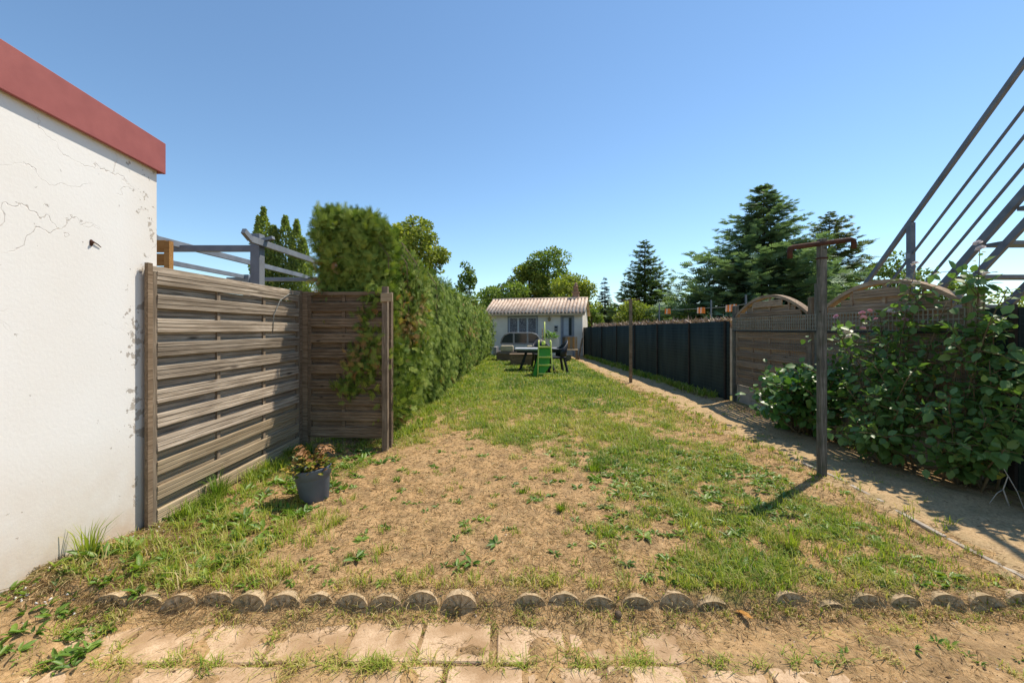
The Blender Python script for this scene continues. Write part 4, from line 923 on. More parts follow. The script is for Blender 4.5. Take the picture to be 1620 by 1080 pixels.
# poplar with several leaders
Yp = 26
pop = tag(empty('poplar_tree', (P(448, 500, Yp).x, Yp, 0)), 'pale many-topped poplar rising beyond the pergola', 'tree', 'trees beyond the garden')
g = np.random.default_rng(11); pos, dr, ti = [], [], []; tk = MB()
for (px, py, hw, zb) in ((413, 345, 8, 2.8), (426, 334, 11, 2.6), (441, 362, 9, 2.6), (455, 345, 12, 2.4), (473, 351, 10, 2.2), (484, 380, 10, 2.0), (432, 385, 16, 1.6), (465, 395, 18, 1.2)):
    X, _, Zt_ = at(px, py, Yp); X -= pop.location.x; r0 = 1.35 * hw * Yp / F; n = 2400
    u = g.uniform(0, 1, n) ** 0.8; z = zb + (Zt_ - zb) * u; r_ = r0 * np.sqrt(g.uniform(0.02, 1, n)) * np.clip(0.55 + 0.6 * np.sin(np.pi * u ** 0.7), 0, 1.1) * (1 - u ** 5) * (0.7 + 0.6 * vnoise(z * 2.2, X * 3 + 0 * z, 4))
    a = g.uniform(0, 6.28, n); oy = g.uniform(-0.6, 0.6)
    pos.append(np.stack([X + r_ * np.cos(a), oy + r_ * np.sin(a), z], -1)); dr.append(np.stack([np.cos(a) * 0.6, np.sin(a) * 0.6, g.uniform(0, 1.2, n)], -1)); ti.append(np.clip(g.normal(0.55, 0.25, n), 0, 1))
    tk.tube([(X * 0.15, 0, 0.4), (X * 0.7, oy * 0.6, zb), (X, oy, Zt_ - 0.3)], [0.10, 0.06, 0.012], 5, False)
pos, dr, ti = np.concatenate(pos), np.concatenate(dr), np.concatenate(ti); n = len(pos)
V, Fc, tv = scatter(QL, pos, basis(dr, nrm(g.normal(0, 1, (n, 3)))), (0.17 * g.uniform(0.6, 1.3, n))[:, None] * np.ones(3), ti)
tag(link('crown', np_mesh('crown', V, [Fc], MAT['t_poplar'], {'tint': tv}), None, pop), kind='stuff')
tk.build('limbs', MAT['bark'], pop, True); MB().tube([(0, 0, -0.2), (0, 0, 1.5), (0, 0, 3.2)], [0.24, 0.18, 0.06], 8).build('trunk', MAT['bark'], pop, True)

x, y, z = at(657, 323, 20); broadleaf('oak_tree', 'olive green oak with loose crown rising behind the hedge', x, y, z, 1.75, 3.1, MAT['t_oak'], 34, 7000, 0.17, 21, 0.4, cl=0.27, lean=-0.25)
x, y, z = at(738, 404, 15); broadleaf('slender_tree', 'slender sparse sapling poking above the hedge top', x, y, z, 0.55, 1.2, MAT['t_green'], 46, 2200, 0.10, 22, 2.2, cl=0.22, thin=0.22)
for args in (('broad_tree', 'round dark green tree behind the left end of the garden house', 793, 436, 33, 2.4, 1.2, 't_green', 30, 7000, 0.22, 31, 0.3),
             ('broad_tree', 'tallest olive green tree behind the garden house roof', 866, 381, 36, 2.5, 2.0, 't_green', 44, 9500, 0.22, 32, 0.8),
             ('broad_tree', 'spreading olive tree beside the tallest tree behind the garden house', 836, 402, 35, 1.7, 2.0, 't_oak', 26, 5500, 0.22, 37, 0.6),
             ('broad_tree', 'yellow green bushy tree behind the chimney of the garden house', 905, 428, 31, 2.15, 0.8, 't_yellow', 36, 9000, 0.19, 33, 0.3),
             ('small_tree', 'small pale green tree beside the garden house corner', 935, 478, 28, 1.1, 0.2, 't_green', 18, 3500, 0.14, 34, 0.2),
             ('round_bush', 'yellow green round bush beyond the screen by the thin clothesline post', 1008, 470, 30, 1.6, 0.2, 't_yellow', 24, 5500, 0.15, 35, 0.2),
             ('small_tree', 'grey green small tree between the spruce and the cedar', 1066, 452, 38, 1.7, 0.3, 't_green', 24, 5000, 0.2, 36, 0.5),
             ('small_tree', 'fresh green low tree under the cedar branches', 1095, 478, 27, 1.3, 0.2, 't_yellow', 18, 3500, 0.16, 38, 0.2),
             ('broad_tree', 'dark tree far behind the small spruce', 975, 486, 60, 4.0, 0.2, 't_green', 26, 4500, 0.4, 39, 0.2),
             ('small_tree', 'feathery green tree showing between the staircase rails', 1420, 392, 19, 1.25, 1.2, 't_green', 26, 3200, 0.14, 41, 1.0),
             ('small_tree', 'thin green tree top beside the arched panel under the staircase', 1508, 420, 17, 0.75, 1.0, 't_green', 18, 1800, 0.12, 42, 1.0),
             ('small_tree', 'autumn yellow shrub seen under the staircase treads', 1590, 450, 12, 1.1, 0.3, 't_yellow', 20, 3200, 0.1, 43, 0.2)):
    nm, lb, px, py, Y, rx, zb, mt, nc, nl, ls, sd_, shp = args
    x, y, z = at(px, py, Y); broadleaf(nm, lb, x, y, z, rx, zb, MAT[mt], nc, nl, ls, sd_, shp)
x, y, z = at(957, 438, 46); conifer('spruce_tree', 'narrow dark blue spruce beyond the garden house', x, y, z, 1.25, 0.4, MAT['t_dark'], 26, 8, 51, 0.3, 0.05, 0.75, 0.8, nt_=6)
x, y, z = at(1020, 379, 42); conifer('spruce_tree', 'symmetrical green spruce behind the thin clothesline post', x, y, z, 3.1, 2.2, MAT['t_spruce'], 19, 13, 52, 0.35, 0.25, 0.72, 0.62, nt_=12, irr=0.14)
x, y, z = at(1208, 292, 27); conifer('cedar_tree', 'huge broad blue green cedar behind the arched panels', x, y, z, 5.9, 0.6, MAT['t_cedar'], 27, 14, 53, 0.18, 0.16, 0.92, 0.60, nt_=20, irr=0.32)
x, y, z = at(1100, 425, 27.5); conifer('cedar_tree', 'lower cedar leader at the edge of the huge cedar', x + 0.9, y + 1.0, z, 1.9, 0.8, MAT['t_cedar'], 14, 9, 54, 0.15, 0.2, 0.9, 0.7, nt_=9, irr=0.35)
x, y, z = at(1312, 337, 36); conifer('pine_tree', 'dark rounded pine standing behind the cedar', x, y, z, 3.6, 1.5, MAT['t_pine'], 18, 13, 55, 0.05, 0.28, 0.6, 0.75, nt_=10, irr=0.32)
# distant wooded skyline
g = np.random.default_rng(61); n = 26000
X = g.uniform(-150, 190, n); Y = g.uniform(85, 100, n); top = 3.2 + 3.4 * fbm(X * 0.11, 0 * X, 5, 4) + 1.4 * fbm(X * 0.6, 0 * X, 8, 2)
Zz = top * np.sqrt(g.uniform(0, 1, n)); d = nrm(g.normal(0, 1, (n, 3)))
V, Fc, tv = scatter(QL, np.stack([X, Y, Zz], -1), basis(d, nrm(g.normal(0, 1, (n, 3)))), (0.75 * g.uniform(0.6, 1.3, n))[:, None] * np.ones(3), g.uniform(0, 1, n))
tag(link('distant_wood', np_mesh('distant_wood', V, [Fc], MAT['t_green'], {'tint': tv})), 'far dark green wood along the skyline', 'wood', kind='stuff')

# ------------------------------------------------------------------ hedge
hedge = tag(empty('conifer_hedge', (-2.0, 5.0, 0)), 'tall clipped conifer hedge with browning patches along the lawn', 'hedge')
HO = np.array([-2.0, 5.0, 0])
def h_right(Y): return -1.45 + 0.026 * (Y - 5) - 0.05 * np.abs(np.sin((Y - 5) * 1.35)) ** 0.5 * 0 + 0.07 * np.sin((Y - 5.2) * 2.6) + 0.10 * (fbm(Y * 1.2, 0 * Y, 71, 3) - 0.5)
def h_top(Y): return np.where(Y < 7.0, 2.50 + 0.0 * (Y - 5), 2.42 - 0.008 * (Y - 7)) + 0.16 * (fbm(Y * 1.5, 0 * Y + 3, 72, 3) - 0.5)
XL = -2.34
def hull(ins):
    ysn = np.arange(5.0 + ins, 20.6 - ins, 0.2); rings = []
    for Y in ysn:
        xr, H = float(h_right(np.array(Y))) - ins, float(h_top(np.array(Y))) - ins
        rings.append([(XL + ins, Y, 0.0), (XL + ins, Y, H), (xr - 0.32, Y, H), (xr - 0.08, Y, H - 0.16), (xr, Y, H - 0.45), (xr, Y, 0.9), (xr - 0.12, Y, 0.0)])
    V = [(a - HO[0], b - HO[1], c) for r_ in rings for a, b, c in r_]; n = 7; Fs = []
    for i in range(len(rings) - 1): Fs += [(i * n + k, i * n + k + 1, (i + 1) * n + k + 1, (i + 1) * n + k) for k in range(n - 1)]
    Fs += [tuple(range(n))[::-1], tuple((len(rings) - 1) * n + k for k in range(n))]
    return MB().add(V, Fs)
hull(0.22).build('inner_twigs', MAT['shaded_core'], hedge)
g = np.random.default_rng(73)
def hedge_sprays():
    out = []
    # right face and rounded shoulder
    n = 38000
    u = g.uniform(0, 1, n); Y = 5.0 * (20.5 / 5.0) ** u
    xr, H = h_right(Y), h_top(Y); s_ = g.uniform(0, 1, n)
    arc_ = s_ > 0.86; zz = np.where(arc_, 0, 0.06 + s_ / 0.86 * (H - 0.40))
    th = (s_ - 0.86) / 0.14 * math.pi / 2
    lump = 0.07 - 0.20 * (zz / H * 2 - 1) ** 2 + 0.14 * (fbm(Y * 2.1, zz * 1.3, 74, 3) - 0.5) - 0.05 * ss(0.55, 0.0, zz)
    X = np.where(arc_, xr - 0.48 + 0.40 * np.cos(th), xr + lump); Z = np.where(arc_, H - 0.36 + 0.36 * np.sin(th), zz)
    N = np.stack([np.where(arc_, np.cos(th), 1.0), -0.25 + 0 * X, np.where(arc_, np.sin(th), 0.1)], -1)
    out.append((np.stack([X, Y, Z], -1), N, Y))
    n = 7000; u = g.uniform(0, 1, n); Y = 5.0 * (20.5 / 5.0) ** u; X = g.uniform(XL, -1.6, n)          # top
    out.append((np.stack([X, Y, h_top(Y)], -1), np.tile([0.1, -0.15, 1.0], (n, 1)), Y))
    n = 9500; X = g.uniform(XL, -1.42, n); Z = g.uniform(0.3, 1, n) ** 0.8 * 2.76                           # end facing the camera
    Yf = 5.02 + 0.16 * (fbm(X * 2, Z * 2, 75, 3) - 0.5)
    Z = Z * (1 - 0.08 * ss(-1.75, -1.42, X))
    out.append((np.stack([X, Yf, Z], -1), np.tile([0.05, -1.0, 0.15], (n, 1)), Yf))
    n = 2500; Y = g.uniform(5, 9, n); Z = g.uniform(1.5, 2.7, n)                                             # left face
    out.append((np.stack([np.full(n, XL), Y, np.minimum(Z, h_top(Y))], -1), np.tile([-1.0, -0.2, 0.1], (n, 1)), Y))
    # shoots growing round and through the short panel
    for (cx, cy, cz, rx, ry, rz_, k) in ((-1.68, 4.72, 0.92, 0.20, 0.12, 0.34, 520), (-1.85, 4.74, 0.72, 0.22, 0.08, 0.18, 200), (-1.60, 4.78, 1.52, 0.15, 0.10, 0.36, 500), (-1.50, 4.85, 1.0, 0.12, 0.14, 0.8, 300), (-2.15, 4.82, 1.72, 0.12, 0.05, 0.09, 50), (-2.15, 4.80, 1.45, 0.06, 0.04, 0.09, 26), (-1.28, 5.0, 0.75, 0.12, 0.3, 0.6, 200)):
        w_ = nrm(g.normal(0, 1, (k, 3))) * g.uniform(0, 1, (k, 1)) ** 0.4
        out.append((np.array([cx, cy, cz]) + w_ * [rx, ry, rz_], w_ * 0.6 + np.array([0.0, -0.9, 0.1]), np.full(k, 4.8)))
    return out
pos, N, Yq = [np.concatenate(q) for q in zip(*hedge_sprays())]; n = len(pos)
N = nrm(N); hang = ss(6.4, 7.6, Yq) * 0.9
tang = g.normal(0, 0.8, (n, 3)); tang = tang - N * np.sum(tang * N, axis=1, keepdims=True)
d = N * 0.30 + tang * (1 - 0.45 * hang)[:, None] + np.stack([0 * Yq, 0 * Yq, 0.35 - 1.5 * hang], -1)
d[:, 2] = np.where(N[:, 2] > 0.7, 0.5 * np.abs(d[:, 2]), d[:, 2])
size = g.uniform(0.065, 0.15, n) * (1 + 0.02 * np.clip(Yq - 6, 0, 20))
outn = g.uniform(0, 1, n); tint = np.clip(0.08 + 0.62 * outn ** 1.4 + g.normal(0, 0.10, n), 0, 0.82)  # tint by depth: fresh outer growth, plus lit tips and inner shade painted in
dead = fbm(Yq * 1.7 + pos[:, 0], pos[:, 2] * 1.5, 76, 3) + g.normal(0, 0.10, n)
tint = np.where(dead > 0.76, g.uniform(0.88, 1.0, n), tint)
clump = vnoise(pos[:, 1] * 8 + pos[:, 0] * 8, pos[:, 2] * 5, 78)
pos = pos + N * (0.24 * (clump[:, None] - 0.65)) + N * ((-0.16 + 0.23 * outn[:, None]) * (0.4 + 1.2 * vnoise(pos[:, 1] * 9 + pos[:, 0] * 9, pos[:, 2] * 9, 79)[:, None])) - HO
near = Yq < 9.5; Vs, Fs_, Ts = [], [], []; off = 0
for T, mk in ((FROND, near), (FROND_S, ~near)):
    V, Fc, tv = scatter(T, pos[mk], basis(d[mk], nrm(N[mk] + g.normal(0, 0.4, (mk.sum(), 3)))), size[mk][:, None] * np.ones(3), tint[mk])
    Vs.append(V); Fs_.append(Fc + off); Ts.append(tv); off += len(V)
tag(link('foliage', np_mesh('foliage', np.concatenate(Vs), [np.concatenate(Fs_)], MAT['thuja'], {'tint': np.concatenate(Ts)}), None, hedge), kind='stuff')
tk = MB()
for Y in np.arange(5.3, 20.2, 0.75):
    xx = float(h_right(np.array(Y))) - 0.32; tk.tube([(xx - HO[0], Y - 5, -0.1), (xx - HO[0], Y - 5, 1.2)], [0.05, 0.03], 6)
tk.build('trunks', MAT['bark'], hedge)
# dead vine strands over the hedge
vn = MB()
for k in range(16):
    Y = random.uniform(5.0, 8.5); xx = float(h_right(np.array(Y))); zt = float(h_top(np.array(Y)))
    vn.tube([(xx - 0.2 - HO[0], Y - 5, zt + 0.03), (xx + 0.03 - HO[0], Y - 5 + random.uniform(-.1, .1), zt - 0.3), (xx + 0.07 - HO[0], Y - 5 + random.uniform(-.2, .2), zt - random.uniform(0.6, 1.2))], 0.005, 5)
vn.build('dry_vines', MAT['twig'], hedge)

# ------------------------------------------------------------------ flowering shrubs by the path
def leaf_single(m, tints):
    out = []
    for tn in tints:
        me = np_mesh('leaf', LEAF[0], [LEAF[1]], m, {'tint': np.full(len(LEAF[0]), tn)}); out.append(me)
    return out
def shrub(name, label, base, tips, m, nper, ls, seed, extra, aspect=1.25, ntw=7, keep=300, cat='shrub', droop=-0.15):
    g = np.random.default_rng(seed); root = tag(empty(name, base), label, cat); base = Vector(base)
    pos, dr, sz = [], [], []
    def leaves(p0, p1, p2, n, lo):
        for i in range(n):
            s = lo + (1 - lo) * (i + g.uniform(0, 0.6)) / n
            q = p0.lerp(p1, s).lerp(p1.lerp(p2, s), s)
            ax = (p2 - p0).normalized(); a = i * 2.4 + g.uniform(-0.4, 0.4)
            o = ax.orthogonal().normalized(); o2 = ax.cross(o)
            dv = o * math.cos(a) + o2 * math.sin(a) + ax * 0.45 + Vector((0, 0, droop)) + Vector(g.normal(0, 0.2, 3))
            pos.append(q + dv.normalized() * ls * 0.25); dr.append(dv); sz.append(ls * g.uniform(0.45, 1.35) * (1.1 - 0.3 * s))
    for tip in tips:
        tip = Vector(tip) - base; b = Vector(g.normal(0, 0.07, 3)); b.z = -0.03
        mid = b.lerp(tip, 0.5) + Vector((0, 0, 0.16 * tip.length)) + Vector(g.normal(0, 0.05, 3))
        pts = [b.lerp(mid, s).lerp(mid.lerp(tip, s), s) for s in (0, .2, .4, .6, .8, 1)]
        MB().tube(pts, [0.011, 0.010, 0.008, 0.007, 0.005, 0.003], 6).build('stem', MAT['twig'], root, True)
        leaves(b, mid, tip, nper, 0.28)
        for j in range(ntw):
            s = g.uniform(0.25, 0.92); q = b.lerp(mid, s).lerp(mid.lerp(tip, s), s)
            e = q + Vector((g.normal(0, 0.16), g.normal(0, 0.16), g.uniform(-0.06, 0.2)))
            e.x = min(e.x, 4.12 - base.x)
            MB().tube([q, q.lerp(e, 0.5) + Vector((0, 0, 0.02)), e], [0.004, 0.003, 0.002], 5).build('twig', MAT['twig'], root)
            leaves(q, q.lerp(e, 0.5) + Vector((0, 0, 0.03)), e, extra, 0.2)
    pos, dr, sz = np.array(pos), np.array(dr), np.array(sz)
    ok = (pos[:, 2] + base.z > 0.03) & (pos[:, 0] + base.x < 4.16); pos, dr, sz = pos[ok], dr[ok], sz[ok]
    n = len(pos); up = nrm(np.array([-0.1, -0.15, 1.0]) + g.normal(0, 0.38, (n, 3))); B = basis(dr, up)
    tint = np.clip(g.normal(0.45, 0.2, n), 0, 0.9); tint[g.uniform(0, 1, n) < 0.008] = 1.0
    dist = np.linalg.norm(pos + np.array(base) - np.array([0, 0, CH]), axis=1) + 0.25 * np.abs(g.normal(0, 1, n))
    order = np.argsort(dist); first, rest = order[:keep], order[keep:]
    ms = leaf_single(m, np.linspace(0.05, 0.9, 8))
    for i in first:
        o = bpy.data.objects.new('leaf', ms[int(np.clip(tint[i], 0, 0.99) * 8)]); C.objects.link(o); o.parent = root
        M = Matrix(B[i]).to_4x4() @ Matrix.Diagonal((sz[i], sz[i] * aspect, sz[i], 1)); M.translation = Vector(pos[i]); o.matrix_local = M
    V, Fc, tv = scatter(LEAF, pos[rest], B[rest], np.stack([sz[rest], sz[rest] * aspect, sz[rest]], -1), tint[rest])
    tag(link('foliage', np_mesh('foliage', V, [Fc], m, {'tint': tv}), None, root), kind='stuff')
    return root
tips1 = [P(*q) for q in ((1318, 510, 4.75), (1338, 548, 4.6), (1368, 505, 4.6), (1392, 490, 4.65), (1400, 545, 4.4), (1432, 505, 4.4), (1449, 420, 4.3), (1456, 455, 4.25), (1480, 520, 4.1), (1498, 478, 3.95),
        (1330, 600, 4.4), (1345, 650, 4.2), (1365, 690, 4.0), (1400, 690, 3.75), (1430, 640, 3.75), (1450, 580, 3.8), (1400, 610, 4.0), (1470, 640, 3.6), (1380, 570, 4.2), (1510, 560, 3.8), (1340, 690, 4.3))]
s1 = shrub('flowering_shrub', 'wide dark green flowering shrub beside the mossy clothesline post', (3.80, 4.18, 0), tips1, MAT['leaf_hib'], 32, 0.086, 81, 7, ntw=9)
tips2 = [P(*q) for q in ((1550, 396, 3.66), (1556, 430, 3.64), (1595, 455, 3.4), (1530, 500, 3.7), (1570, 520, 3.5), (1565, 570, 3.4), (1600, 600, 3.3), (1540, 610, 3.5), (1610, 640, 3.2), (1500, 640, 3.5), (1560, 660, 3.25), (1480, 690, 3.5), (1530, 720, 3.3), (1590, 710, 3.1), (1460, 715, 3.6), (1640, 560, 3.2), (1640, 690, 3.0))]
s2 = shrub('flowering_shrub', 'taller upright flowering shrub below the metal staircase', (3.98, 3.62, 0), tips2, MAT['leaf_hib'], 32, 0.090, 82, 7, ntw=9)
tips3 = [(3.72 + 0.58 * math.cos(a) * r_, 5.35 + 0.85 * math.sin(a) * r_, z) for a, r_, z in [(i * 2.4, 0.35 + 0.65 * ((i * 7) % 10) / 10, 0.80 - 0.6 * (((i * 7) % 10) / 10) ** 2 + 0.05 * (i % 3)) for i in range(34)]]
s3 = shrub('hydrangea_bush', 'low bright green hydrangea bush at the foot of the arched panel', (3.74, 5.35, 0), tips3, MAT['leaf_hyd'], 14, 0.105, 83, 6, 1.45, 6)
# flowers
def flower_mesh(m, seed):
    rr = random.Random(seed); V, Fs = [], []
    for k in range(14):
        a = k * 2.4; el = 0.15 + 0.09 * k; L = 0.042 * (1 - 0.02 * k); w_ = 0.024
        d = Vector((math.cos(a) * math.cos(el), math.sin(a) * math.cos(el), math.sin(el))); s_ = Vector((-math.sin(a), math.cos(a), 0)); up = d.cross(s_)
        b = len(V); V += [tuple(d * 0.004), tuple(d * L * 0.6 + s_ * w_ - up * 0.006), tuple(d * L + s_ * w_ * 0.5 - up * rr.uniform(-0.004, 0.01)), tuple(d * L - s_ * w_ * 0.5 - up * rr.uniform(-0.004, 0.01)), tuple(d * L * 0.6 - s_ * w_ - up * 0.006)]
        Fs += [(b, b + 1, b + 2), (b, b + 2, b + 3), (b, b + 3, b + 4)]
    return MB().add(V, Fs).mesh('flower', m)
fw, fpk = flower_mesh(MAT['petal_w'], 1), flower_mesh(MAT['petal_p'], 2)
for k, (px, py, Y, pink, sc1) in enumerate(((1448, 418, 4.28, 0, 1), (1449, 450, 4.2, 0, 1), (1437, 443, 4.35, 0, .7), (1409, 493, 4.45, 0, .9), (1438, 487, 4.25, 0, .7), (1323, 501, 4.7, 1, .8), (1364, 496, 4.6, 1, .9), (1366, 503, 4.55, 1, .9), (1376, 492, 4.6, 1, .7), (1365, 520, 4.5, 1, .8), (1339, 526, 4.6, 0, 1), (1342, 534, 4.55, 0, .8), (1338, 519, 4.62, 0, .6), (1386, 505, 4.5, 1, .6), (1432, 507, 4.3, 1, .9))):
    o = bpy.data.objects.new('flower', fpk if pink else fw); C.objects.link(o); o.parent = s1; o.location = P(px, py, Y) - s1.location; o.rotation_euler = (random.uniform(0.2, 0.7), random.uniform(-0.4, 0.4), random.uniform(0, 6)); o.scale = (sc1,) * 3
for (px, py, Y, sc1) in ((1547, 386, 3.64, 1), (1552, 394, 3.62, 1), (1560, 434, 3.6, .7)):
    o = bpy.data.objects.new('flower', fw); C.objects.link(o); o.parent = s2; o.location = P(px, py, Y) - s2.location; o.rotation_euler = (0.4, 0.2, sc1 * 4); o.scale = (sc1,) * 3
# low pale pickets under the hydrangea
pk_ = tag(empty('low_picket_edging', (4.02, 5.4, 0)), 'low pale concrete pickets along the foot of the shrubs', 'edging')
for k in range(22): MB().box(-0.015, 0.015, -0.95 + k * 0.075, -0.95 + k * 0.075 + 0.062, -0.05, 0.27 + 0.015 * ((k * 5) % 3)).build('picket', MAT['concrete'], pk_, bevel=0.006)
# dry twigs near the shrub
tw = tag(empty('dry_branch', G(1598, 800)), 'bare pale dry branch standing at the foot of the tall shrub', 'branch')
m_ = MB(); m_.tube([(0, 0, -0.02), (-0.03, 0.02, 0.12), (0.02, 0.03, 0.22), (-0.05, 0.03, 0.34)], [0.006, 0.005, 0.004, 0.002], 5)
m_.tube([(-0.03, 0.02, 0.12), (-0.10, 0, 0.10), (-0.16, 0, 0.02)], [0.004, 0.003, 0.002], 5); m_.tube([(0.02, 0.03, 0.22), (0.08, 0.02, 0.1), (0.06, -0.04, -0.01)], [0.004, 0.003, 0.003], 5)
m_.build('twig', mottled('pale_twig', (0.36, 0.32, 0.26), (0.5, 0.45, 0.38), 12), tw, True)

# ------------------------------------------------------------------ plant pot
pz = float(gz(-1.575, 3.34))
pot = tag(empty('plant_pot', (-1.575, 3.34, pz - 0.008), 0, R(2), R(-5)), 'grey plastic pot with a withered fern on the bare soil', 'plant pot')
MB().lathe([(0.0, 0.0), (0.098, 0.0), (0.102, 0.006), (0.128, 0.195), (0.131, 0.20), (0.140, 0.205), (0.146, 0.27), (0.147, 0.275), (0.141, 0.276), (0.132, 0.21), (0.12, 0.19), (0.0, 0.19)], 40).build('pot_body', MAT['pot'], pot, True)
MB().lathe([(0.0, 0.235), (0.06, 0.238), (0.138, 0.225)], 24).build('compost', mottled('compost', (0.03, 0.02, 0.013), (0.07, 0.05, 0.03), 30, 1.0, 60, 1.0, 0.02), pot)
p_, d_, s_, t_ = tuft_leaves(190, 0.15, 0.12, 0.055, 5); p_[:, 2] += 0.245; p_[:, 0] -= 0.015
leafy('leaves', p_, d_, s_, t_, foliage('withering_leaf', [(0, (0.06, 0.10, 0.02)), (0.45, (0.16, 0.2, 0.03)), (0.7, (0.4, 0.3, 0.06)), (1, (0.33, 0.15, 0.05))], 0.25), pot)
fr = [np.array([0.0, 0, 0.27]) + np.array([0, 0, 0])] ; pp, dd_, szs = [], [], []
for k in range(11):
    a = g.uniform(-0.5, 3.6); L = g.uniform(0.12, 0.22)
    for q in np.linspace(0.1, 1, 9):
        base_ = np.array([0.02 + math.cos(a) * L * q, 0.02 + math.sin(a) * L * q, 0.28 + 0.16 * math.sin(q * 2.4) * L / 0.2])
        for sg in (-1, 1): pp.append(base_); dd_.append(np.array([-math.sin(a) * sg + math.cos(a) * 0.5, math.cos(a) * sg + math.sin(a) * 0.5, -0.35])); szs.append(0.045 * (1.1 - 0.6 * q))
leafy('dry_fronds', np.array(pp), np.array(dd_), np.array(szs), rng.uniform(0, 1, len(pp)), foliage('dry_fern', [(0, (0.22, 0.10, 0.04)), (1, (0.48, 0.27, 0.12))], 0.2), pot)

# ------------------------------------------------------------------ grass, weeds, straw, crumbs
BLADE_V = None
def blades(name, pos, az, h, wd, lean, tint, m, parent=None):
    n = len(pos); dx = np.stack([np.cos(az), np.sin(az), 0 * az], -1); sx_ = np.stack([-np.sin(az), np.cos(az), 0 * az], -1); up = np.array([0, 0, 1.0])
    L = (lean * h)[:, None]; H = h[:, None]; W_ = wd[:, None] / 2
    v0, v1 = pos - sx_ * W_, pos + sx_ * W_
    mid = pos + dx * L * 0.38 + up * H * 0.62
    v2, v3 = mid - sx_ * W_ * 0.8, mid + sx_ * W_ * 0.8
    v4 = pos + dx * L + up * H * np.clip(1.05 - 0.28 * lean, 0.15, 1)[:, None]
    V = np.stack([v0, v1, v3, v2, v4], 1).reshape(-1, 3); b = np.arange(n)[:, None] * 5
    return link(name, np_mesh(name, V, [b + np.array([[0, 1, 2, 3]]), b + np.array([[3, 2, 4]])], m, {'tint': np.repeat(tint, 5)}), None, parent)
def pick(n, x0, x1, y0, y1, power=1.6):
    u = rng.uniform(0, 1, n); e = 1 - power
    y = (y0 ** e + u * (y1 ** e - y0 ** e)) ** (1 / e)
    return rng.uniform(x0, x1, n), y
def on(x, y): return np.stack([x, y, gz(x, y) - 0.004], -1)
# main turf, in small clumps
x, y = pick(75000, -2.4, 2.95, 2.16, 21, 1.45)
cv = cover(x, y); keep = rng.uniform(0, 1, len(x)) < np.clip(cv - 0.15, 0, 1) * (1.15 - 0.35 * ss(6, 3.5, y))
x, y, cv = x[keep], y[keep], cv[keep]
k = 5; n = len(x) * k
bx_ = np.repeat(x, k) + rng.normal(0, 0.016, n) * (1 + 0.12 * np.repeat(y, k)); by_ = np.repeat(y, k) + rng.normal(0, 0.016, n) * (1 + 0.12 * np.repeat(y, k)); bc = np.repeat(cv, k)
dry = fbm(bx_ * 2.2, by_ * 1.6, 91, 3)
lush = np.repeat(rng.uniform(0.6, 1.35, len(x)), k)
hh = np.clip(rng.gamma(5, 0.0085, n) * lush * (0.55 + 0.65 * bc) * (1 - 0.22 * ss(6, 3.5, by_)), 0.010, 0.12)
tt = np.clip(rng.normal(0.34, 0.15, n) + 1.1 * (dry - 0.5) + 0.24 * (1 - bc) + 0.10 * ss(7, 3, by_) - 0.13 * ss(5.5, 9, by_), 0, 1)
tt = np.where(rng.uniform(0, 1, n) < 0.13, rng.uniform(0.75, 1, n), tt)
tag(blades('grass', on(bx_, by_), rng.uniform(0, 6.283, n), hh, np.maximum(0.0038, 0.0011 * by_) * rng.uniform(0.7, 1.4, n), rng.uniform(0.1, 1.5, n), tt, MAT['grass']), 'short patchy green lawn grass', 'grass', kind='stuff')
# taller tufts scattered on bare soil and along edges
def tufts(cx, cy, per, hmin, hmax, spread, dryness, wd=0.005, leanmax=1.2):
    m_ = len(cx); n = m_ * per
    x = np.repeat(cx, per) + rng.normal(0, spread, n); y = np.repeat(cy, per) + rng.normal(0, spread, n)
    hh = np.repeat(rng.uniform(hmin, hmax, m_), per) * rng.uniform(0.5, 1.1, n)
    tt = np.clip(np.repeat(rng.normal(dryness, 0.16, m_), per) + rng.normal(0, 0.12, n), 0, 1)
    return on(x, y), rng.uniform(0, 6.283, n), hh, np.full(n, wd) * rng.uniform(0.7, 1.4, n) * np.maximum(1, y / 4), rng.uniform(0.2, leanmax, n), tt
parts = []
x, y = pick(900, -2.3, 2.7, 2.2, 9, 1.5); kp = rng.uniform(0, 1, 900) < 0.16 + 1.3 * cover(x, y); x, y = x[kp], y[kp]; parts.append(tufts(x, y, 16, 0.025, 0.07, 0.018, 0.38))
x = rng.uniform(-2.3, -1.2, 150); y = rng.uniform(2.16, 3.0, 150); parts.append(tufts(x, y, 16, 0.04, 0.13, 0.025, 0.62))
y = rng.uniform(2.9, 4.7, 90); x = -2.40 + np.abs(rng.normal(0, 0.14, 90)); parts.append(tufts(x, y, 20, 0.06, 0.17, 0.02, 0.35))
x = rng.uniform(1.0, 2.7, 210); y = rng.uniform(2.2, 3.3, 210); parts.append(tufts(x, y, 16, 0.03, 0.09, 0.025, 0.5))
x = rng.uniform(-2.2, 2.7, 170); y = 2.2 + np.abs(rng.normal(0, 0.05, 170)); parts.append(tufts(x, y, 12, 0.025, 0.07, 0.02, 0.7))
x = rng.uniform(-2.2, 2.7, 120); y = 2.075 + rng.normal(0, 0.02, 120); parts.append(tufts(x, y, 9, 0.02, 0.05, 0.018, 0.65))
y = rng.uniform(8.2, 20, 480); x = 4.06 - 0.035 * (y - 8) - np.abs(rng.normal(0, 0.12, 480)); parts.append(tufts(x, y, 12, 0.05, 0.2, 0.04, 0.5, 0.006))
y = rng.uniform(5.2, 20, 360); x = h_right(y) + np.abs(rng.normal(0, 0.12, 360)); parts.append(tufts(x, y, 12, 0.05, 0.14, 0.03, 0.4, 0.006))
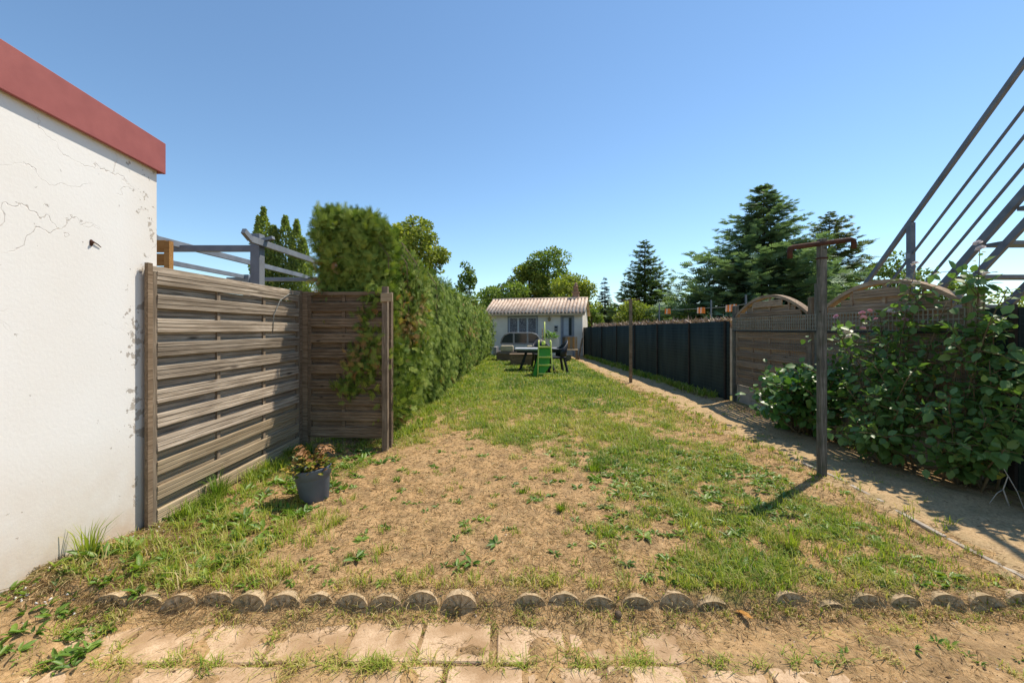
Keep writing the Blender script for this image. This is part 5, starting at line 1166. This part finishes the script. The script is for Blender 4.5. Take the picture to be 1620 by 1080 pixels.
y = rng.uniform(2.4, 9, 220); x = 2.78 + rng.normal(0, 0.16, 220); parts.append(tufts(x, y, 12, 0.03, 0.09, 0.02, 0.5))
y = rng.uniform(3, 14, 260); x = rng.uniform(2.8, 4.0, 260); parts.append(tufts(x, y, 9, 0.015, 0.05, 0.025, 0.62))
# joints of the paving
jx, jy = [], []
for row, yc in enumerate((1.925, 1.652)):
    for kx in range(-8, 9):
        xj = -0.255 + 0.168 + kx * 0.336 + (0.14 if row == 1 else 0)
        for q in range(random.randint(1, 5)): jx.append(xj + random.gauss(0, 0.008)); jy.append(yc + random.uniform(-0.13, 0.13))
for q in range(120): jx.append(random.triangular(-2.2, 2.0, -0.6)); jy.append(1.789 + random.gauss(0, 0.01))
for q in range(35): jx.append(random.uniform(-2.2, 2.2)); jy.append(random.uniform(1.95, 2.08))
parts.append(tufts(np.array(jx), np.array(jy), 14, 0.018, 0.062, 0.017, 0.6, 0.0035, 2.4))
parts = [np.concatenate(q) for q in zip(*parts)]
tag(blades('tall_grass', *parts, MAT['grass']), 'longer grass tufts along edges and slab joints', 'grass', kind='stuff')
# single tufts that stand out
for k, (px, py, hgt, dry_, lb, nb) in enumerate(((345, 790, 0.26, 0.05, 'dark green upright grass tuft against the sunlit slatted fence', 90), (940, 742, 0.11, 0.22, 'bushy green grass tuft standing out on the bare soil near the middle of the lawn', 150), (826, 779, 0.06, 0.12, 'small bright green tuft alone on the bare soil', 60), (1252, 868, 0.15, 0.5, 'tall yellowing grass tuft on the right side of the lawn', 90), (888, 808, 0.07, 0.3, 'broad low grass tuft on the bare soil', 90), (602, 872, 0.06, 0.6, 'small drying grass tuft on the bare soil', 40), (140, 905, 0.2, 0.5, 'tall grass tuft at the foot of the white wall', 60))):
    q = G(px, py); n = nb; r_ = 0.05 if k != 1 else 0.09
    pos = np.stack([rng.normal(0, r_ * 0.4, n), rng.normal(0, r_ * 0.35, n), np.full(n, -0.005)], -1)
    tuf = tag(empty('grass_tuft', (q.x, q.y, float(gz(q.x, q.y)))), lb, 'grass tuft')
    az = np.arctan2(pos[:, 1], pos[:, 0]) + rng.normal(0, 0.5, n)
    blades('blades', pos, az, hgt * rng.uniform(0.5, 1.1, n), np.full(n, 0.006), rng.uniform(0.1, 0.9, n), np.clip(rng.normal(dry_, 0.12, n), 0, 1), MAT['grass'], tuf)
# broad-leaved weeds
def rosettes(cx, cy, size, per, flat=0.3):
    m_ = len(cx); n = m_ * per; a = rng.uniform(0, 6.283, n); c = np.repeat(np.arange(m_), per)
    pos = on(cx[c] + 0.006 * np.cos(a), cy[c] + 0.006 * np.sin(a)); pos[:, 2] += 0.006
    d = np.stack([np.cos(a), np.sin(a), rng.uniform(0.05, 0.9, n) * flat * 2], -1)
    return pos, d, size[c] * rng.uniform(0.6, 1.15, n), np.clip(rng.normal(0.5, 0.2, m_)[c] + rng.normal(0, 0.1, n), 0, 1)
NARROW = (LEAF[0] * np.array([1, 0.62, 1.6]), LEAF[1])
sets = []
x, y = pick(1500, -2.3, 2.75, 2.2, 9, 1.5); kp = (rng.uniform(0, 1, 1500) < 0.12 + 0.9 * cover(x, y)) ; x, y = x[kp], y[kp]; sets.append(rosettes(x, y, rng.uniform(0.03, 0.075, len(x)), 8))
x = rng.uniform(0.7, 2.4, 260); y = rng.uniform(2.7, 4.6, 260); sets.append(rosettes(x, y, rng.uniform(0.04, 0.085, 260), 8))
x = rng.uniform(-2.4, -1.5, 150); y = rng.uniform(2.2, 4.6, 150); sets.append(rosettes(x, y, rng.uniform(0.05, 0.10, 150), 7, 0.6))
x = rng.uniform(-0.9, -0.2, 40) - 1.1; y = rng.uniform(3.1, 4.4, 40); sets.append(rosettes(x, y, rng.uniform(0.04, 0.08, 40), 7, 0.5))
x = np.concatenate([rng.uniform(-2.6, -1.85, 90), rng.uniform(1.2, 2.2, 9)]); y = np.concatenate([rng.uniform(1.75, 2.2, 90), rng.uniform(1.75, 1.9, 9)]); sets.append(rosettes(x, y, np.concatenate([rng.uniform(0.03, 0.065, 90), rng.uniform(0.02, 0.04, 9)]), 6, 0.6))
p_, d_, s_, t_ = [np.concatenate(q) for q in zip(*sets)]
tag(leafy('weeds', p_, d_, s_, t_, MAT['weed'], None, NARROW), 'low broad leaved weeds dotted over the lawn and soil', 'weeds', kind='stuff')
# straw and litter lying about
def litter(n, x, y, lmin, lmax, wd):
    a = rng.uniform(0, 6.283, n); L = rng.uniform(lmin, lmax, n); pos = on(x, y); pos[:, 2] += 0.006 + rng.uniform(0, 0.008, n)
    d = np.stack([np.cos(a), np.sin(a), rng.normal(0, 0.16, n)], -1)
    return pos, d, np.stack([L, np.maximum(wd, 0.0006 * y) * 3.2, L * 0.4], -1), rng.uniform(0, 1, n)
sets = []
x, y = pick(42000, -2.4, 2.9, 2.1, 10, 1.7); sets.append(litter(len(x), x, y, 0.015, 0.085, 0.0012))
x = rng.uniform(-2.5, 2.9, 5500); y = rng.normal(2.07, 0.06, 5500); sets.append(litter(5500, x, y, 0.015, 0.08, 0.0007))
x = rng.uniform(-2.4, 2.6, 7000); y = rng.uniform(1.5, 2.1, 7000); kp = (fbm(x * 4, y * 5, 95, 3) > 0.46); x, y = x[kp], y[kp]; sets.append(litter(len(x), x, y, 0.01, 0.06, 0.0009))
x = rng.uniform(-2.47, -1.9, 3500); y = rng.uniform(2.0, 3.0, 3500); sets.append(litter(3500, x, y, 0.02, 0.10, 0.0012))
x = rng.uniform(2.5, 4.1, 9000); y = rng.uniform(2.3, 11, 9000); sets.append(litter(9000, x, y, 0.01, 0.07, 0.0012))
p_, d_, s_, t_ = [np.concatenate(q) for q in zip(*sets)]; n = len(p_)
V, Fc, tv = scatter(QL, p_, basis(d_, nrm(np.array([0, 0, 1.0]) + rng.normal(0, 0.4, (n, 3)))), s_, t_)
tag(link('straw', np_mesh('straw', V, [Fc], MAT['straw'], {'tint': tv})), 'dry straw and clippings strewn over the soil', 'straw', kind='stuff')
# soil crumbs and pebbles
OCT = (np.array([[1, 0, 0], [-1, 0, 0], [0, 1, 0], [0, -1, 0], [0, 0, 0.7], [0, 0, -0.7]], float), np.array([[0, 2, 4], [2, 1, 4], [1, 3, 4], [3, 0, 4], [2, 0, 5], [1, 2, 5], [3, 1, 5], [0, 3, 5]]))
x, y = pick(26000, -2.4, 3.6, 1.6, 8, 1.8); n = len(x)
V, Fc, tv = scatter(OCT, on(x, y) + [0, 0, 0.003], basis(rng.normal(0, 1, (n, 3)), nrm(rng.normal(0, 1, (n, 3)))), (np.exp(rng.normal(-5.8, 0.45, n)))[:, None] * rng.uniform(0.6, 1.3, (n, 3)), rng.uniform(0, 1, n))
tag(link('soil_crumbs', np_mesh('soil_crumbs', V, [Fc], foliage('soil_crumb', [(0, (0.05, 0.03, 0.016)), (0.75, (0.24, 0.155, 0.08)), (1, (0.5, 0.42, 0.33))], 0.0, 0.95), {'tint': tv})), 'loose soil crumbs and tiny stones', 'soil', kind='stuff')
x = -2.42 + np.abs(rng.normal(0, 0.12, 70)); y = rng.uniform(2.0, 2.85, 70); n = 70
V, Fc, tv = scatter(OCT, on(x, y) + [0, 0, 0.006], basis(rng.normal(0, 1, (n, 3)), nrm(rng.normal(0, 1, (n, 3)))), rng.uniform(0.004, 0.013, (n, 3)), rng.uniform(0, 1, n))
tag(link('render_chips', np_mesh('render_chips', V, [Fc], MAT['white_paint'], {'tint': tv})), 'white flakes of render fallen at the wall foot', 'flakes', kind='stuff')
# odd small finds
q = Vector(((1176 - CX) * 2.06 / F, 2.06, float(gz(1.14, 2.06)))); dl = tag(empty('dry_leaf', q, R(-62), 0, R(-10)), 'curled orange dry leaf lying in a gap of the edging', 'leaf')
MB().add([(-0.05, 0, 0.012), (-0.02, 0.018, 0.022), (0.02, 0.016, 0.02), (0.05, 0.004, 0.012), (0.055, -0.006, 0.01), (0.02, -0.014, 0.022), (-0.02, -0.016, 0.02), (0, 0, 0.012), (0.03, 0, 0.010)],
         [(0, 7, 1), (1, 7, 2), (7, 8, 2), (2, 8, 3), (0, 6, 7), (6, 5, 7), (7, 5, 8), (8, 5, 4)]).build('leaf_blade', MAT['orange_leaf'], dl)
q = G(978, 980, -0.07); sb = tag(MB().lathe([(0.0, -0.016), (0.013, -0.012), (0.019, 0.0), (0.014, 0.012), (0.005, 0.017), (0, 0.017)], 10).build('round_stone', MAT['stone'], None, True), 'round brown stone lying below the edging', 'stone'); sb.location = (q.x, q.y, float(gz(q.x, q.y)) + 0.014)
